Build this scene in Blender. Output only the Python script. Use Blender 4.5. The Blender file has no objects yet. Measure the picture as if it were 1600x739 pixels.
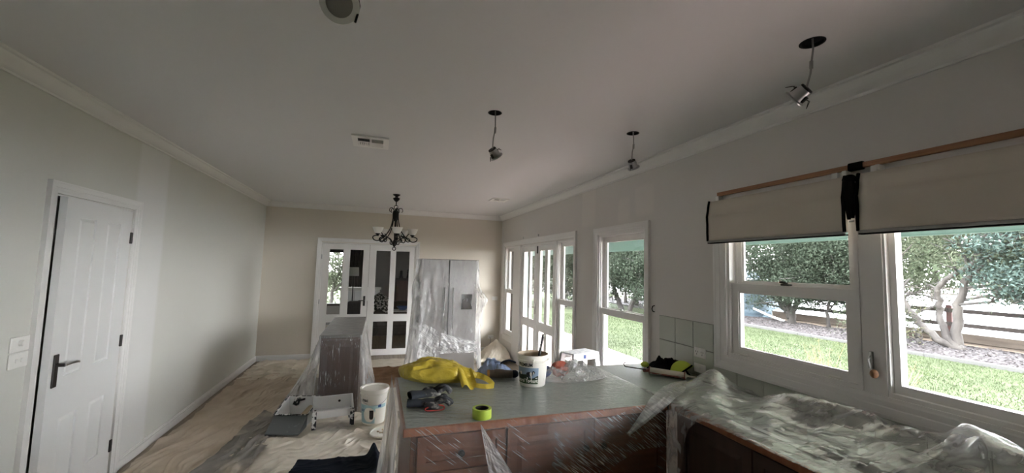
import bpy, bmesh, math, random
import numpy as np
from mathutils import Matrix, Vector
random.seed(7); rng = np.random.default_rng(7)
SC = bpy.context.scene
COL = SC.collection
PI = math.pi

# ------------------------------------------------------------------ camera
YAW, PITCH, ROLL, FPX = 0.3197, 0.07783, 0.02637, 620.65
cam_d = bpy.data.cameras.new('camera')
cam = bpy.data.objects.new('camera', cam_d); COL.objects.link(cam)
fw = Vector((math.sin(YAW)*math.cos(PITCH), math.cos(YAW)*math.cos(PITCH), math.sin(PITCH)))
r0 = Vector((math.cos(YAW), -math.sin(YAW), 0)); u0 = r0.cross(fw)
rt = r0*math.cos(ROLL) + u0*math.sin(ROLL); up = -r0*math.sin(ROLL) + u0*math.cos(ROLL)
m3 = Matrix((rt, up, -fw)).transposed()
cam.matrix_world = Matrix.Translation((0, 0, 1.695)) @ m3.to_4x4()
cam_d.sensor_width = 36; cam_d.sensor_fit = 'HORIZONTAL'; cam_d.lens = FPX/1600*36
cam_d.clip_start = 0.02; cam_d.clip_end = 400
SC.camera = cam

# ------------------------------------------------------------------ light
SKY_STRENGTH = 1.0
EXPOSURE = 5.15
w = bpy.data.worlds.new('sky'); SC.world = w; w.use_nodes = True
nt = w.node_tree; nt.nodes.clear()
o_ = nt.nodes.new('ShaderNodeOutputWorld'); bg = nt.nodes.new('ShaderNodeBackground')
tc = nt.nodes.new('ShaderNodeTexCoord'); sx = nt.nodes.new('ShaderNodeSeparateXYZ'); cr = nt.nodes.new('ShaderNodeValToRGB')
cr.color_ramp.elements[0].position = 0.0; cr.color_ramp.elements[0].color = (1.0, 1.0, 1.0, 1)
cr.color_ramp.elements[1].position = 0.7; cr.color_ramp.elements[1].color = (0.80, 0.88, 1.0, 1)
nt.links.new(tc.outputs['Generated'], sx.inputs[0]); nt.links.new(sx.outputs['Z'], cr.inputs[0])
nt.links.new(cr.outputs[0], bg.inputs[0]); bg.inputs[1].default_value = SKY_STRENGTH
nt.links.new(bg.outputs[0], o_.inputs[0])
sun_d = bpy.data.lights.new('hazy_sun', 'SUN'); sun_d.energy = 0.14; sun_d.angle = math.radians(24); sun_d.color = (1.0, 1.0, 1.0)
sun = bpy.data.objects.new('hazy_sun', sun_d); COL.objects.link(sun); sun.location = (20, -20, 8)
sun.rotation_euler = Vector((-.67, .74, -.20)).to_track_quat('-Z', 'Y').to_euler()
SC.view_settings.view_transform = 'Standard'; SC.view_settings.look = 'None'
SC.view_settings.exposure = EXPOSURE; SC.view_settings.gamma = 1; SC.view_settings.use_curve_mapping = False
SC.cycles.use_denoising = True
SC.cycles.max_bounces = 10; SC.cycles.diffuse_bounces = 7; SC.cycles.transparent_max_bounces = 24
SC.cycles.transmission_bounces = 6; SC.cycles.glossy_bounces = 4
SC.cycles.caustics_reflective = False; SC.cycles.caustics_refractive = False
SC.cycles.sample_clamp_indirect = 6.0

# ------------------------------------------------------------------ noise
_perm = np.random.default_rng(3).permutation(256); _perm = np.concatenate([_perm, _perm])
_gr = np.random.default_rng(4).normal(size=(256, 3)); _gr /= np.linalg.norm(_gr, axis=1)[:, None]
def pn(x, y, z=0.0):
    x, y, z = np.broadcast_arrays(np.asarray(x, float), np.asarray(y, float), np.asarray(z, float))
    xi, yi, zi = np.floor(x).astype(int), np.floor(y).astype(int), np.floor(z).astype(int)
    xf, yf, zf = x-xi, y-yi, z-zi
    u, v, w_ = [t*t*t*(t*(t*6-15)+10) for t in (xf, yf, zf)]
    def g(i, j, k):
        h = _perm[_perm[_perm[(xi+i) & 255]+((yi+j) & 255)]+((zi+k) & 255)]
        d = _gr[h]
        return d[..., 0]*(xf-i)+d[..., 1]*(yf-j)+d[..., 2]*(zf-k)
    l = lambda a, b, t: a+(b-a)*t
    return l(l(l(g(0,0,0), g(1,0,0), u), l(g(0,1,0), g(1,1,0), u), v),
             l(l(g(0,0,1), g(1,0,1), u), l(g(0,1,1), g(1,1,1), u), v), w_)
def fbm(x, y, z=0.0, o=4):
    s = 0; a = 1.0
    for i in range(o):
        s = s+a*pn(np.asarray(x)*2**i+17*i, np.asarray(y)*2**i+5*i, np.asarray(z)*2**i); a *= .5
    return s
def ridge(x, y, z=0.0, o=4):
    s = 0; a = 1.0
    for i in range(o):
        s = s+a*(1-np.minimum(1, 2.4*np.abs(pn(np.asarray(x)*2**i+31*i, np.asarray(y)*2**i+7*i, np.asarray(z)*2**i)))); a *= .5
    return s/1.9
def sm(a, b, x):
    t = np.clip((np.asarray(x, float)-a)/(b-a), 0, 1); return t*t*(3-2*t)

# ------------------------------------------------------------------ materials
def S(h):
    c = [int(h[i:i+2], 16)/255 for i in (0, 2, 4)]
    return tuple(v/12.92 if v <= .04045 else ((v+.055)/1.055)**2.4 for v in c)+(1,)
MATS = {}
def newmat(n):
    m = bpy.data.materials.new(n); m.use_nodes = True; m.node_tree.nodes.clear(); MATS[n] = m
    t = m.node_tree
    def N(k, **kw):
        nd = t.nodes.new('ShaderNode'+k)
        for a, b in kw.items():
            if a.startswith('i_'): nd.inputs[a[2:].replace('_', ' ')].default_value = b
            else: setattr(nd, a, b)
        return nd
    return m, t, N
def mat(n, col, rough=.6, metal=0, spec=.5, bump=None, var=None, coat=0, trans=0, sheen=0, stretch=None):
    """col hex; bump=(scale, strength); var=(scale, hex2, lo, hi) noise tint"""
    m, t, N = newmat(n)
    b = N('BsdfPrincipled'); o = N('OutputMaterial'); t.links.new(b.outputs[0], o.inputs[0])
    b.inputs['Base Color'].default_value = S(col); b.inputs['Roughness'].default_value = rough
    b.inputs['Metallic'].default_value = metal; b.inputs['Specular IOR Level'].default_value = spec
    b.inputs['Coat Weight'].default_value = coat; b.inputs['Transmission Weight'].default_value = trans
    b.inputs['Sheen Weight'].default_value = sheen
    tcn = N('TexCoord'); vec = tcn.outputs['Object']
    if stretch:
        mp = N('Mapping'); mp.inputs['Scale'].default_value = stretch; t.links.new(vec, mp.inputs[0]); vec = mp.outputs[0]
    if var:
        ns = N('TexNoise'); ns.inputs['Scale'].default_value = var[0]; ns.inputs['Detail'].default_value = 5
        t.links.new(vec, ns.inputs['Vector'])
        rp = N('ValToRGB'); e = rp.color_ramp.elements
        e[0].position = var[2] if len(var) > 2 else .4; e[1].position = var[3] if len(var) > 3 else .65
        e[0].color = S(col); e[1].color = S(var[1])
        t.links.new(ns.outputs[0], rp.inputs[0]); t.links.new(rp.outputs[0], b.inputs['Base Color'])
    if bump:
        ns = N('TexNoise'); ns.inputs['Scale'].default_value = bump[0]; ns.inputs['Detail'].default_value = 6
        t.links.new(vec, ns.inputs['Vector'])
        bp = N('Bump'); bp.inputs['Strength'].default_value = bump[1]; bp.inputs['Distance'].default_value = bump[2] if len(bump) > 2 else .01
        t.links.new(ns.outputs[0], bp.inputs['Height']); t.links.new(bp.outputs[0], b.inputs['Normal'])
    return m
def schlick(t, N, nrm, k, base):
    lw = N('LayerWeight'); lw.inputs[0].default_value = .5
    if nrm is not None: t.links.new(nrm, lw.inputs['Normal'])
    p = N('Math', operation='POWER'); p.inputs[1].default_value = 5; t.links.new(lw.outputs['Facing'], p.inputs[0])
    ml = N('Math', operation='MULTIPLY_ADD'); ml.inputs[1].default_value = k; ml.inputs[2].default_value = base; ml.use_clamp = True
    t.links.new(p.outputs[0], ml.inputs[0]); return ml.outputs[0]
def glass(n, tint='ffffff', refl=1.0):
    m, t, N = newmat(n)
    tr = N('BsdfTransparent'); tr.inputs[0].default_value = S(tint); gl = N('BsdfGlossy'); gl.inputs['Roughness'].default_value = .02
    mx = N('MixShader'); o = N('OutputMaterial')
    t.links.new(schlick(t, N, None, .92, .04), mx.inputs[0]); t.links.new(tr.outputs[0], mx.inputs[1]); t.links.new(gl.outputs[0], mx.inputs[2])
    t.links.new(mx.outputs[0], o.inputs[0])
    return m
def film(n, haze=.2, gloss=.12, rough=.22, rot=(0, 0, 0), scale=(60, 8, 60), strength=.6, tint='ffffff', hazevar=.3, crease=25, streak=.0, lo=.57):
    """thin polythene sheet: mostly see-through, a little milky, glossy along its creases"""
    m, t, N = newmat(n)
    tcn = N('TexCoord'); mp = N('Mapping'); mp.inputs['Rotation'].default_value = rot; mp.inputs['Scale'].default_value = scale
    mp0 = N('Mapping'); mp0.vector_type = 'POINT'; mp0.inputs['Rotation'].default_value = rot
    t.links.new(tcn.outputs['Object'], mp0.inputs[0])
    mp.inputs['Rotation'].default_value = (0, 0, 0); t.links.new(mp0.outputs[0], mp.inputs[0])
    n1 = N('TexNoise'); n1.inputs['Scale'].default_value = 1; n1.inputs['Detail'].default_value = 5; n1.inputs['Distortion'].default_value = .6
    t.links.new(mp.outputs[0], n1.inputs['Vector'])
    n2 = N('TexNoise'); n2.inputs['Scale'].default_value = crease; n2.inputs['Detail'].default_value = 6
    t.links.new(tcn.outputs['Object'], n2.inputs['Vector'])
    ad = N('Math', operation='ADD'); t.links.new(n1.outputs[0], ad.inputs[0]); t.links.new(n2.outputs[0], ad.inputs[1])
    bp = N('Bump'); bp.inputs['Strength'].default_value = strength; bp.inputs['Distance'].default_value = .012
    t.links.new(ad.outputs[0], bp.inputs['Height'])
    tr = N('BsdfTransparent'); tr.inputs[0].default_value = S('fbfbfb')
    df = N('BsdfDiffuse'); df.inputs[0].default_value = S(tint); tl = N('BsdfTranslucent'); tl.inputs[0].default_value = S(tint)
    t.links.new(bp.outputs[0], df.inputs['Normal'])
    m0 = N('MixShader'); m0.inputs[0].default_value = .5; t.links.new(df.outputs[0], m0.inputs[1]); t.links.new(tl.outputs[0], m0.inputs[2])
    rp = N('MapRange'); rp.inputs['From Min'].default_value = .35; rp.inputs['From Max'].default_value = .7
    rp.inputs['To Min'].default_value = haze*(1-hazevar); rp.inputs['To Max'].default_value = min(1, haze*(1+hazevar))
    t.links.new(n1.outputs[0], rp.inputs[0])
    hz = rp.outputs[0]
    if streak:   # whitened crease lines in the sheet
        mp2 = N('Mapping'); mp2.inputs['Scale'].default_value = tuple(q*1.7 for q in scale); t.links.new(mp0.outputs[0], mp2.inputs[0])
        n3 = N('TexNoise'); n3.inputs['Scale'].default_value = 1; n3.inputs['Detail'].default_value = 2; n3.inputs['Distortion'].default_value = .3; t.links.new(mp2.outputs[0], n3.inputs['Vector'])
        n4 = N('TexNoise'); n4.inputs['Scale'].default_value = 4.5; n4.inputs['Detail'].default_value = 2; t.links.new(tcn.outputs['Object'], n4.inputs['Vector'])
        r3 = N('MapRange'); r3.inputs['From Min'].default_value = lo; r3.inputs['From Max'].default_value = lo+.13; t.links.new(n3.outputs[0], r3.inputs[0])
        r4 = N('MapRange'); r4.inputs['From Min'].default_value = .40; r4.inputs['From Max'].default_value = .60; t.links.new(n4.outputs[0], r4.inputs[0])
        mm = N('Math', operation='MULTIPLY'); t.links.new(r3.outputs[0], mm.inputs[0]); t.links.new(r4.outputs[0], mm.inputs[1])
        ma = N('Math', operation='MULTIPLY_ADD'); ma.inputs[1].default_value = streak; ma.use_clamp = True; t.links.new(mm.outputs[0], ma.inputs[0]); t.links.new(hz, ma.inputs[2]); hz = ma.outputs[0]
    m1 = N('MixShader'); t.links.new(hz, m1.inputs[0]); t.links.new(tr.outputs[0], m1.inputs[1]); t.links.new(m0.outputs[0], m1.inputs[2])
    gl = N('BsdfGlossy'); gl.inputs['Roughness'].default_value = rough; t.links.new(bp.outputs[0], gl.inputs['Normal'])
    gl.inputs['Color'].default_value = (1, 1, 1, 1)
    m2 = N('MixShader'); t.links.new(schlick(t, N, bp.outputs[0], .6, gloss), m2.inputs[0]); t.links.new(m1.outputs[0], m2.inputs[1]); t.links.new(gl.outputs[0], m2.inputs[2])
    o = N('OutputMaterial'); t.links.new(m2.outputs[0], o.inputs[0])
    return m
def leafmat(n, c1, c2, tl=.35):
    m, t, N = newmat(n)
    gi = N('NewGeometry'); ns = N('TexNoise'); ns.inputs['Scale'].default_value = 1.3; ns.inputs['Detail'].default_value = 4
    tcn = N('TexCoord'); t.links.new(tcn.outputs['Object'], ns.inputs['Vector'])
    ad = N('Math', operation='MULTIPLY_ADD'); ad.inputs[1].default_value = .45
    t.links.new(gi.outputs['Random Per Island'], ad.inputs[0])
    mr = N('MapRange'); mr.inputs['From Min'].default_value = .3; mr.inputs['From Max'].default_value = .7; mr.inputs['To Max'].default_value = .55
    t.links.new(ns.outputs[0], mr.inputs[0]); t.links.new(mr.outputs[0], ad.inputs[2])
    mx = N('Mix', data_type='RGBA'); mx.inputs['A'].default_value = S(c1); mx.inputs['B'].default_value = S(c2)
    t.links.new(ad.outputs[0], mx.inputs['Factor'])
    d = N('BsdfDiffuse'); tr = N('BsdfTranslucent'); ms = N('MixShader'); ms.inputs[0].default_value = tl
    t.links.new(mx.outputs['Result'], d.inputs[0]); t.links.new(mx.outputs['Result'], tr.inputs[0])
    t.links.new(d.outputs[0], ms.inputs[1]); t.links.new(tr.outputs[0], ms.inputs[2])
    o = N('OutputMaterial'); t.links.new(ms.outputs[0], o.inputs[0])
    return m
def wallmat(n, col, patches, col2):
    """matt wall paint with lighter primed patches: boxes (axis, a0, a1, z0, z1) in object space"""
    m, t, N = newmat(n)
    b = N('BsdfPrincipled'); o = N('OutputMaterial'); t.links.new(b.outputs[0], o.inputs[0])
    b.inputs['Roughness'].default_value = .7; b.inputs['Specular IOR Level'].default_value = .25
    tcn = N('TexCoord'); sp = N('SeparateXYZ'); t.links.new(tcn.outputs['Object'], sp.inputs[0])
    ns = N('TexNoise'); ns.inputs['Scale'].default_value = 3; ns.inputs['Detail'].default_value = 3; t.links.new(tcn.outputs['Object'], ns.inputs['Vector'])
    wob = N('MapRange'); wob.inputs['To Min'].default_value = -.02; wob.inputs['To Max'].default_value = .02; t.links.new(ns.outputs[0], wob.inputs[0])
    tot = None
    for ax, a0, a1, z0, z1 in patches:
        fac = None
        for ch, lo, hi in ((ax, a0, a1), ('Z', z0, z1)):
            ad = N('Math', operation='ADD'); t.links.new(sp.outputs[ch], ad.inputs[0]); t.links.new(wob.outputs[0], ad.inputs[1])
            for v, a, c in ((lo, -.025, .025), (hi, .025, -.025)):
                mr = N('MapRange'); mr.inputs['From Min'].default_value = v+a; mr.inputs['From Max'].default_value = v+c
                t.links.new(ad.outputs[0], mr.inputs[0])
                if fac is None: fac = mr.outputs[0]
                else:
                    mu = N('Math', operation='MULTIPLY'); t.links.new(fac, mu.inputs[0]); t.links.new(mr.outputs[0], mu.inputs[1]); fac = mu.outputs[0]
        if tot is None: tot = fac
        else:
            mxm = N('Math', operation='MAXIMUM'); t.links.new(tot, mxm.inputs[0]); t.links.new(fac, mxm.inputs[1]); tot = mxm.outputs[0]
    mx = N('Mix', data_type='RGBA'); mx.inputs['A'].default_value = S(col); mx.inputs['B'].default_value = S(col2)
    if tot is None: mx.inputs['Factor'].default_value = 0
    else: t.links.new(tot, mx.inputs['Factor'])
    t.links.new(mx.outputs['Result'], b.inputs['Base Color'])
    n2 = N('TexNoise'); n2.inputs['Scale'].default_value = 160; bp = N('Bump'); bp.inputs['Strength'].default_value = .06; bp.inputs['Distance'].default_value = .004
    t.links.new(tcn.outputs['Object'], n2.inputs['Vector']); t.links.new(n2.outputs[0], bp.inputs['Height']); t.links.new(bp.outputs[0], b.inputs['Normal'])
    return m

# ------------------------------------------------------------------ mesh helpers
class MB:
    def __init__(s): s.v = []; s.f = []; s.mi = []; s.n = 0
    def add(s, vs, fs, mi=0, M=None):
        if M is not None: vs = [tuple(M @ Vector(p)) for p in vs]
        s.v.extend([tuple(map(float, p)) for p in vs]); s.f.extend([tuple(i+s.n for i in f) for f in fs])
        s.mi.extend([mi]*len(fs)); s.n = len(s.v); return s
    def box(s, x0, x1, y0, y1, z0, z1, b=0, M=None, mi=0):
        if x0 > x1: x0, x1 = x1, x0
        if y0 > y1: y0, y1 = y1, y0
        if z0 > z1: z0, z1 = z1, z0
        if b <= 0:
            vs = [(x, y, z) for z in (z0, z1) for y in (y0, y1) for x in (x0, x1)]
            return s.add(vs, [(0,2,3,1),(4,5,7,6),(0,1,5,4),(2,6,7,3),(0,4,6,2),(1,3,7,5)], mi, M)
        bm = bmesh.new(); bmesh.ops.create_cube(bm, size=1)
        for v in bm.verts: v.co = Vector((x0+(v.co.x+.5)*(x1-x0), y0+(v.co.y+.5)*(y1-y0), z0+(v.co.z+.5)*(z1-z0)))
        b = min(b, .45*min(x1-x0, y1-y0, z1-z0))
        bmesh.ops.bevel(bm, geom=bm.edges[:], offset=b, segments=1 if b < .012 else 2, affect='EDGES', profile=.5)
        bm.verts.index_update(); vs = [v.co.copy() for v in bm.verts]; fs = [[v.index for v in f.verts] for f in bm.faces]; bm.free()
        return s.add(vs, fs, mi, M)
    def tube(s, path, r, n=8, mi=0, M=None, cap=True):
        P = [Vector(p) for p in path]; k = len(P); R = r if hasattr(r, '__len__') else [r]*k
        T = [(P[min(i+1, k-1)]-P[max(i-1, 0)]).normalized() for i in range(k)]
        a = Vector((0, 0, 1)) if abs(T[0].z) < .9 else Vector((1, 0, 0))
        N_ = (a-T[0]*a.dot(T[0])).normalized(); vs = []; fs = []
        for i in range(k):
            N_ = (N_-T[i]*N_.dot(T[i])); N_ = N_.normalized() if N_.length > 1e-6 else Vector((1, 0, 0)); B = T[i].cross(N_)
            for j in range(n):
                t = 2*PI*j/n; vs.append(P[i]+(N_*math.cos(t)+B*math.sin(t))*R[i])
        for i in range(k-1):
            for j in range(n): fs.append((i*n+j, i*n+(j+1) % n, (i+1)*n+(j+1) % n, (i+1)*n+j))
        if cap: fs.append(tuple(range(n-1, -1, -1))); fs.append(tuple(range((k-1)*n, k*n)))
        return s.add(vs, fs, mi, M)
    def lathe(s, prof, c=(0, 0, 0), n=24, mi=0, M=None, a0=0, a1=2*PI):
        full = abs(a1-a0-2*PI) < 1e-6; m = n if full else n+1; vs = []; fs = []
        for r, z in prof:
            for j in range(m):
                t = a0+(a1-a0)*j/n; vs.append((c[0]+r*math.cos(t), c[1]+r*math.sin(t), c[2]+z))
        for i in range(len(prof)-1):
            for j in range(n): fs.append((i*m+j, i*m+(j+1) % m, (i+1)*m+(j+1) % m, (i+1)*m+j))
        return s.add(vs, fs, mi, M)
    def grid(s, P, closed=False, mi=0, M=None):
        P = np.asarray(P); a, b = P.shape[:2]; fs = []
        for i in range(a-1):
            for j in range(b if closed else b-1): fs.append((i*b+j, i*b+(j+1) % b, (i+1)*b+(j+1) % b, (i+1)*b+j))
        return s.add(P.reshape(-1, 3), fs, mi, M)
    def prism(s, poly, vec, mi=0, M=None):
        n = len(poly); vec = Vector(vec); vs = [Vector(p) for p in poly]+[Vector(p)+vec for p in poly]
        fs = [tuple(range(n-1, -1, -1)), tuple(range(n, 2*n))]+[(i, (i+1) % n, n+(i+1) % n, n+i) for i in range(n)]
        return s.add(vs, fs, mi, M)
    def sphere(s, c, r, n=12, mi=0, M=None):
        rr = r if hasattr(r, '__len__') else (r, r, r); P = []
        for i in range(n//2+1):
            t = PI*i/(n//2); P.append([(c[0]+rr[0]*math.sin(t)*math.cos(2*PI*j/n), c[1]+rr[1]*math.sin(t)*math.sin(2*PI*j/n), c[2]+rr[2]*math.cos(t)) for j in range(n)])
        return s.grid(P, True, mi, M)
    def holes(s, ax, a0, a1, u0, u1, z0, z1, hl, mi=0):
        """slab across axis ax ('x' or 'y') between a0 and a1, spanning u and z, with rectangular holes (u0,u1,z0,z1)"""
        us = sorted({u0, u1, *[c for h in hl for c in h[:2]]}); zs = sorted({z0, z1, *[c for h in hl for c in h[2:]]})
        us = [c for c in us if u0-1e-9 <= c <= u1+1e-9]; zs = [c for c in zs if z0-1e-9 <= c <= z1+1e-9]
        sol = lambda i, k: 0 <= i < len(us)-1 and 0 <= k < len(zs)-1 and not any(h[0] < (us[i]+us[i+1])/2 < h[1] and h[2] < (zs[k]+zs[k+1])/2 < h[3] for h in hl)
        p = (lambda a, u, z: (a, u, z)) if ax == 'x' else (lambda a, u, z: (u, a, z))
        for i in range(len(us)-1):
            for k in range(len(zs)-1):
                if not sol(i, k): continue
                ua, ub, za, zb = us[i], us[i+1], zs[k], zs[k+1]
                s.add([p(a0, ua, za), p(a0, ub, za), p(a0, ub, zb), p(a0, ua, zb)], [(0, 1, 2, 3)], mi)
                s.add([p(a1, ua, za), p(a1, ub, za), p(a1, ub, zb), p(a1, ua, zb)], [(3, 2, 1, 0)], mi)
                if not sol(i-1, k): s.add([p(a0, ua, za), p(a1, ua, za), p(a1, ua, zb), p(a0, ua, zb)], [(0, 1, 2, 3)], mi)
                if not sol(i+1, k): s.add([p(a0, ub, za), p(a1, ub, za), p(a1, ub, zb), p(a0, ub, zb)], [(0, 1, 2, 3)], mi)
                if not sol(i, k-1): s.add([p(a0, ua, za), p(a1, ua, za), p(a1, ub, za), p(a0, ub, za)], [(0, 1, 2, 3)], mi)
                if not sol(i, k+1): s.add([p(a0, ua, zb), p(a1, ua, zb), p(a1, ub, zb), p(a0, ub, zb)], [(0, 1, 2, 3)], mi)
        return s
    def build(s, name, m, parent=None, smooth=False, local=False, weld=True, sub=0):
        me = bpy.data.meshes.new(name); off = Vector((0, 0, 0))
        if parent is not None and not local: off = ORG.get(parent, off)
        vs = s.v if off.length == 0 else [(p[0]-off.x, p[1]-off.y, p[2]-off.z) for p in s.v]
        me.from_pydata(vs, [], s.f)
        for k in (m if isinstance(m, (list, tuple)) else [m]): me.materials.append(MATS[k])
        if any(s.mi): me.polygons.foreach_set('material_index', s.mi)
        if weld and len(s.v) < 60000:
            bm = bmesh.new(); bm.from_mesh(me); bmesh.ops.remove_doubles(bm, verts=bm.verts[:], dist=1e-5)
            bmesh.ops.recalc_face_normals(bm, faces=bm.faces[:]); bm.to_mesh(me); bm.free()
        if smooth:
            me.polygons.foreach_set('use_smooth', [True]*len(me.polygons))
            if smooth != 'all': me.set_sharp_from_angle(angle=math.radians(38))
        o = bpy.data.objects.new(name, me); COL.objects.link(o)
        if parent is not None: o.parent = parent; ORG[o] = off
        if sub:
            md = o.modifiers.new('s', 'SUBSURF'); md.levels = sub; md.render_levels = sub
        return o
ORG = {}
def tag(o, label, cat, group=None, kind=None):
    o['label'] = label; o['category'] = cat
    if group: o['group'] = group
    if kind: o['kind'] = kind
    return o
def thing(name, label, cat, loc=(0, 0, 0), group=None, kind=None):
    o = bpy.data.objects.new(name, None); COL.objects.link(o); o.location = loc; o.empty_display_size = .1
    ORG[o] = Vector(loc); return tag(o, label, cat, group, kind)
def lab(o, text): o['label'] = text; return o
def copy_tree(o, parent=None):
    c = o.copy(); COL.objects.link(c)
    if parent is not None: c.parent = parent
    for ch in [x for x in bpy.data.objects if x.parent == o]: copy_tree(ch, c)
    return c
def rotM(axis, deg, c=(0, 0, 0)):
    c = Vector(c); return Matrix.Translation(c) @ Matrix.Rotation(math.radians(deg), 4, axis) @ Matrix.Translation(-c)
def text_mb(body, size, mi=0):
    cu = bpy.data.curves.new('t', 'FONT'); cu.body = body; cu.size = size; cu.align_x = 'CENTER'; cu.resolution_u = 2; cu.offset = size*.035
    o = bpy.data.objects.new('t', cu); COL.objects.link(o); bpy.context.view_layer.update()
    me = bpy.data.meshes.new_from_object(o.evaluated_get(bpy.context.evaluated_depsgraph_get()))
    vs = [tuple(v.co) for v in me.vertices]; fs = [tuple(p.vertices) for p in me.polygons]
    bpy.data.objects.remove(o); bpy.data.meshes.remove(me); bpy.data.curves.remove(cu)
    return vs, fs

# ------------------------------------------------------------------ material list
wallmat('wall_left_paint', 'd3d3cd', [('Y', 4.03, 4.50, .05, 2.75)], 'dddddb')
wallmat('wall_back_paint', 'd6cfc3', [], 'dcd8cf')
wallmat('wall_right_paint', 'd8d5d1', [('Y', 4.10, 4.42, 2.22, 2.7), ('Y', 3.05, 3.32, 2.24, 2.52), ('Y', 3.42, 3.62, 2.2, 2.45)], 'dfdbd6')
mat('ceiling_paint', 'dcdcdc', .8, spec=.2, bump=(120, .04))
mat('trim_white', 'e6e5e3', .45, bump=(90, .03))
mat('gloss_white', 'e9eaea', .35)
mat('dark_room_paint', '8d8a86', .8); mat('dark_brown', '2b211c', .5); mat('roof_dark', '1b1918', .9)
mat('floor_boards', 'a09383', .5, var=(2.5, '8b7e6d'), bump=(40, .1), stretch=(14, .7, 1))
mat('canvas', 'd0c3b0', .95, var=(5, 'bbad98', .4, .7), bump=(420, .12), spec=.1)
mat('canvas_grey', '8f8b86', .95, var=(3.5, 'bdb2a4', .48, .66), bump=(420, .12), spec=.1)
mat('canvas_stained', 'e2d9cb', .95, var=(1.5, 'b5aea4', .58, .68), bump=(420, .12), spec=.1)
mat('canvas_tan', 'cdbfae', .95, var=(4, 'bfb09d', .4, .7), bump=(420, .12), spec=.1)
mat('canvas_brown', 'a58468', .9, var=(5, '8c6d54', .4, .7), bump=(200, .12), spec=.1)
mat('canvas_pale', 'e0d7c8', .95, var=(5, 'd0c5b4', .4, .7), bump=(420, .12), spec=.1)
mat('navy_cloth', '1d212b', .9, bump=(200, .2), spec=.1)
mat('chrome', 'c9c9c9', .12, metal=1); mat('dark_metal', '2b2826', .4, metal=.25); mat('steel', 'b9bbbc', .32, metal=1)
mat('black_iron', '141312', .45, metal=.4, spec=.4); mat('black', '0c0c0c', .7); mat('black_gloss', '0d0d0e', .2)
mat('tile', 'ccd0c6', .22, var=(3, 'c3c8be', .35, .7)); mat('grout', '8f918a', .9)
mat('plastic_white', 'e8e7e3', .35); mat('plastic_grey', '9b9a97', .5)
mat('diffuser', '8f8d88', .4); mat('opal', 'e8e6e0', .35)
mat('fridge_steel', 'a3a1a0', .38, metal=.75, bump=(3, .02), stretch=(1, 1, 60)); mat('fridge_side', '8e8e8f', .5)
mat('wood_cab', '7d4f37', .42, var=(3, '68402c', .35, .7), bump=(30, .08), stretch=(1, 1, 12))
mat('wood_edge', '9a6548', .4, var=(3, '835238', .35, .7), stretch=(12, 12, 1))
mat('wood_dark', '4a372f', .5, var=(3, '3d2c26', .35, .7), stretch=(8, 8, 1))
mat('worktop', 'a2ada4', .4, var=(60, '98a39b', .4, .6))
mat('worktop_grey', '5f5b57', .45, var=(50, '5f5b58', .4, .6))
mat('timber', 'a87d5c', .6, var=(4, '8c6346', .35, .7), bump=(40, .1), stretch=(20, .8, 20))
mat('blind', 'cfc7ba', .9, bump=(500, .1), spec=.1, sheen=.1); mat('black_cloth', '121211', .95, spec=.1)
mat('teal', '54716a', .6); mat('soffit', 'c3d3c8', .7)
mat('yellow_bag', 'cdb74a', .35, bump=(30, .8), var=(7, 'b29c30', .35, .65))
mat('glove_grey', '2f3134', .9, bump=(300, .3), var=(28, '8d8a84', .54, .68)); mat('glove_blue', '272d35', .75, bump=(80, .15)); mat('red_cord', 'a3372f', .8)
mat('lime_tape', 'a9bf42', .5, bump=(60, .05)); mat('lime_cloth', 'b9cc4c', .8, bump=(200, .15)); mat('card', '2a2521', .8)
mat('pail_white', 'ece9e0', .4); mat('pail_inner', 'c8b8a0', .6, var=(8, 'a8967e')); mat('label_sky', '8fa2bb', .5); mat('label_dark', '22301f', .5); mat('label_green', '3c5230', .5); mat('ink', '15171a', .5); mat('label_teal', 'a9c9ce', .5); mat('label_blue', '2a4a86', .5); mat('label_pink', 'e0a3c4', .5)
mat('blue_cloth', 'b4c6e8', .9, bump=(60, .2), var=(7, '92a8d2', .4, .65)); mat('grey_cloth', '857b72', .9, bump=(200, .2), var=(12, '6a625b', .4, .65)); mat('tan_leather', 'b98a4c', .7)
mat('red_plastic', 'b05a4a', .45, var=(9, 'd59a8b', .5, .6)); mat('gun_red', '8d4f42', .5, var=(20, 'a89d96', .55, .65)); mat('cartridge', 'd8d2c4', .45, var=(14, 'a79b8c', .55, .7))
mat('alu', 'cfd1d4', .35, metal=.6); mat('alu_splat', 'd9dadd', .5, metal=.2, var=(30, 'f0f0ef', .45, .55)); mat('feet_grey', '6c6c6e', .7)
mat('tray_grey', '6e7376', .4, metal=.4, var=(14, '9aa0a2', .6, .75)); mat('splat_black', '1a1c22', .5, var=(26, 'e6e6e4', .5, .56)); mat('splat_white', 'e4e5e6', .5, var=(20, '2a2c30', .74, .77)); mat('roller_nap', 'c9b99f', .95, bump=(300, .4))
mat('brush_black', '1c1a1a', .5, var=(40, 'a8a49c', .6, .66))
mat('lawn', '363b27', .95, spec=.1, var=(1.2, '434832', .35, .7), bump=(60, .5, .03))
mat('grass_blade', '363d27', .8, spec=.1, var=(2, '414830', .35, .7))
mat('mulch', '4a4543', .95, spec=.1, var=(14, '2f2a28', .4, .65), bump=(40, .6, .04)); mat('mulch_chip', '57504d', .9, var=(8, '373230', .4, .65))
mat('paving', 'a8938b', .85, var=(9, '937c73', .4, .65), bump=(30, .3))
mat('sand', 'e9e6e0', .95, spec=.1, var=(.5, 'dcd8d0', .4, .65))
mat('sleeper', '4b4136', .85, var=(3, '393027', .35, .7), bump=(20, .3), stretch=(6, .5, 6)); mat('rail', '2f2823', .85, bump=(20, .3)); mat('rust', '40241f', .8)
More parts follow.
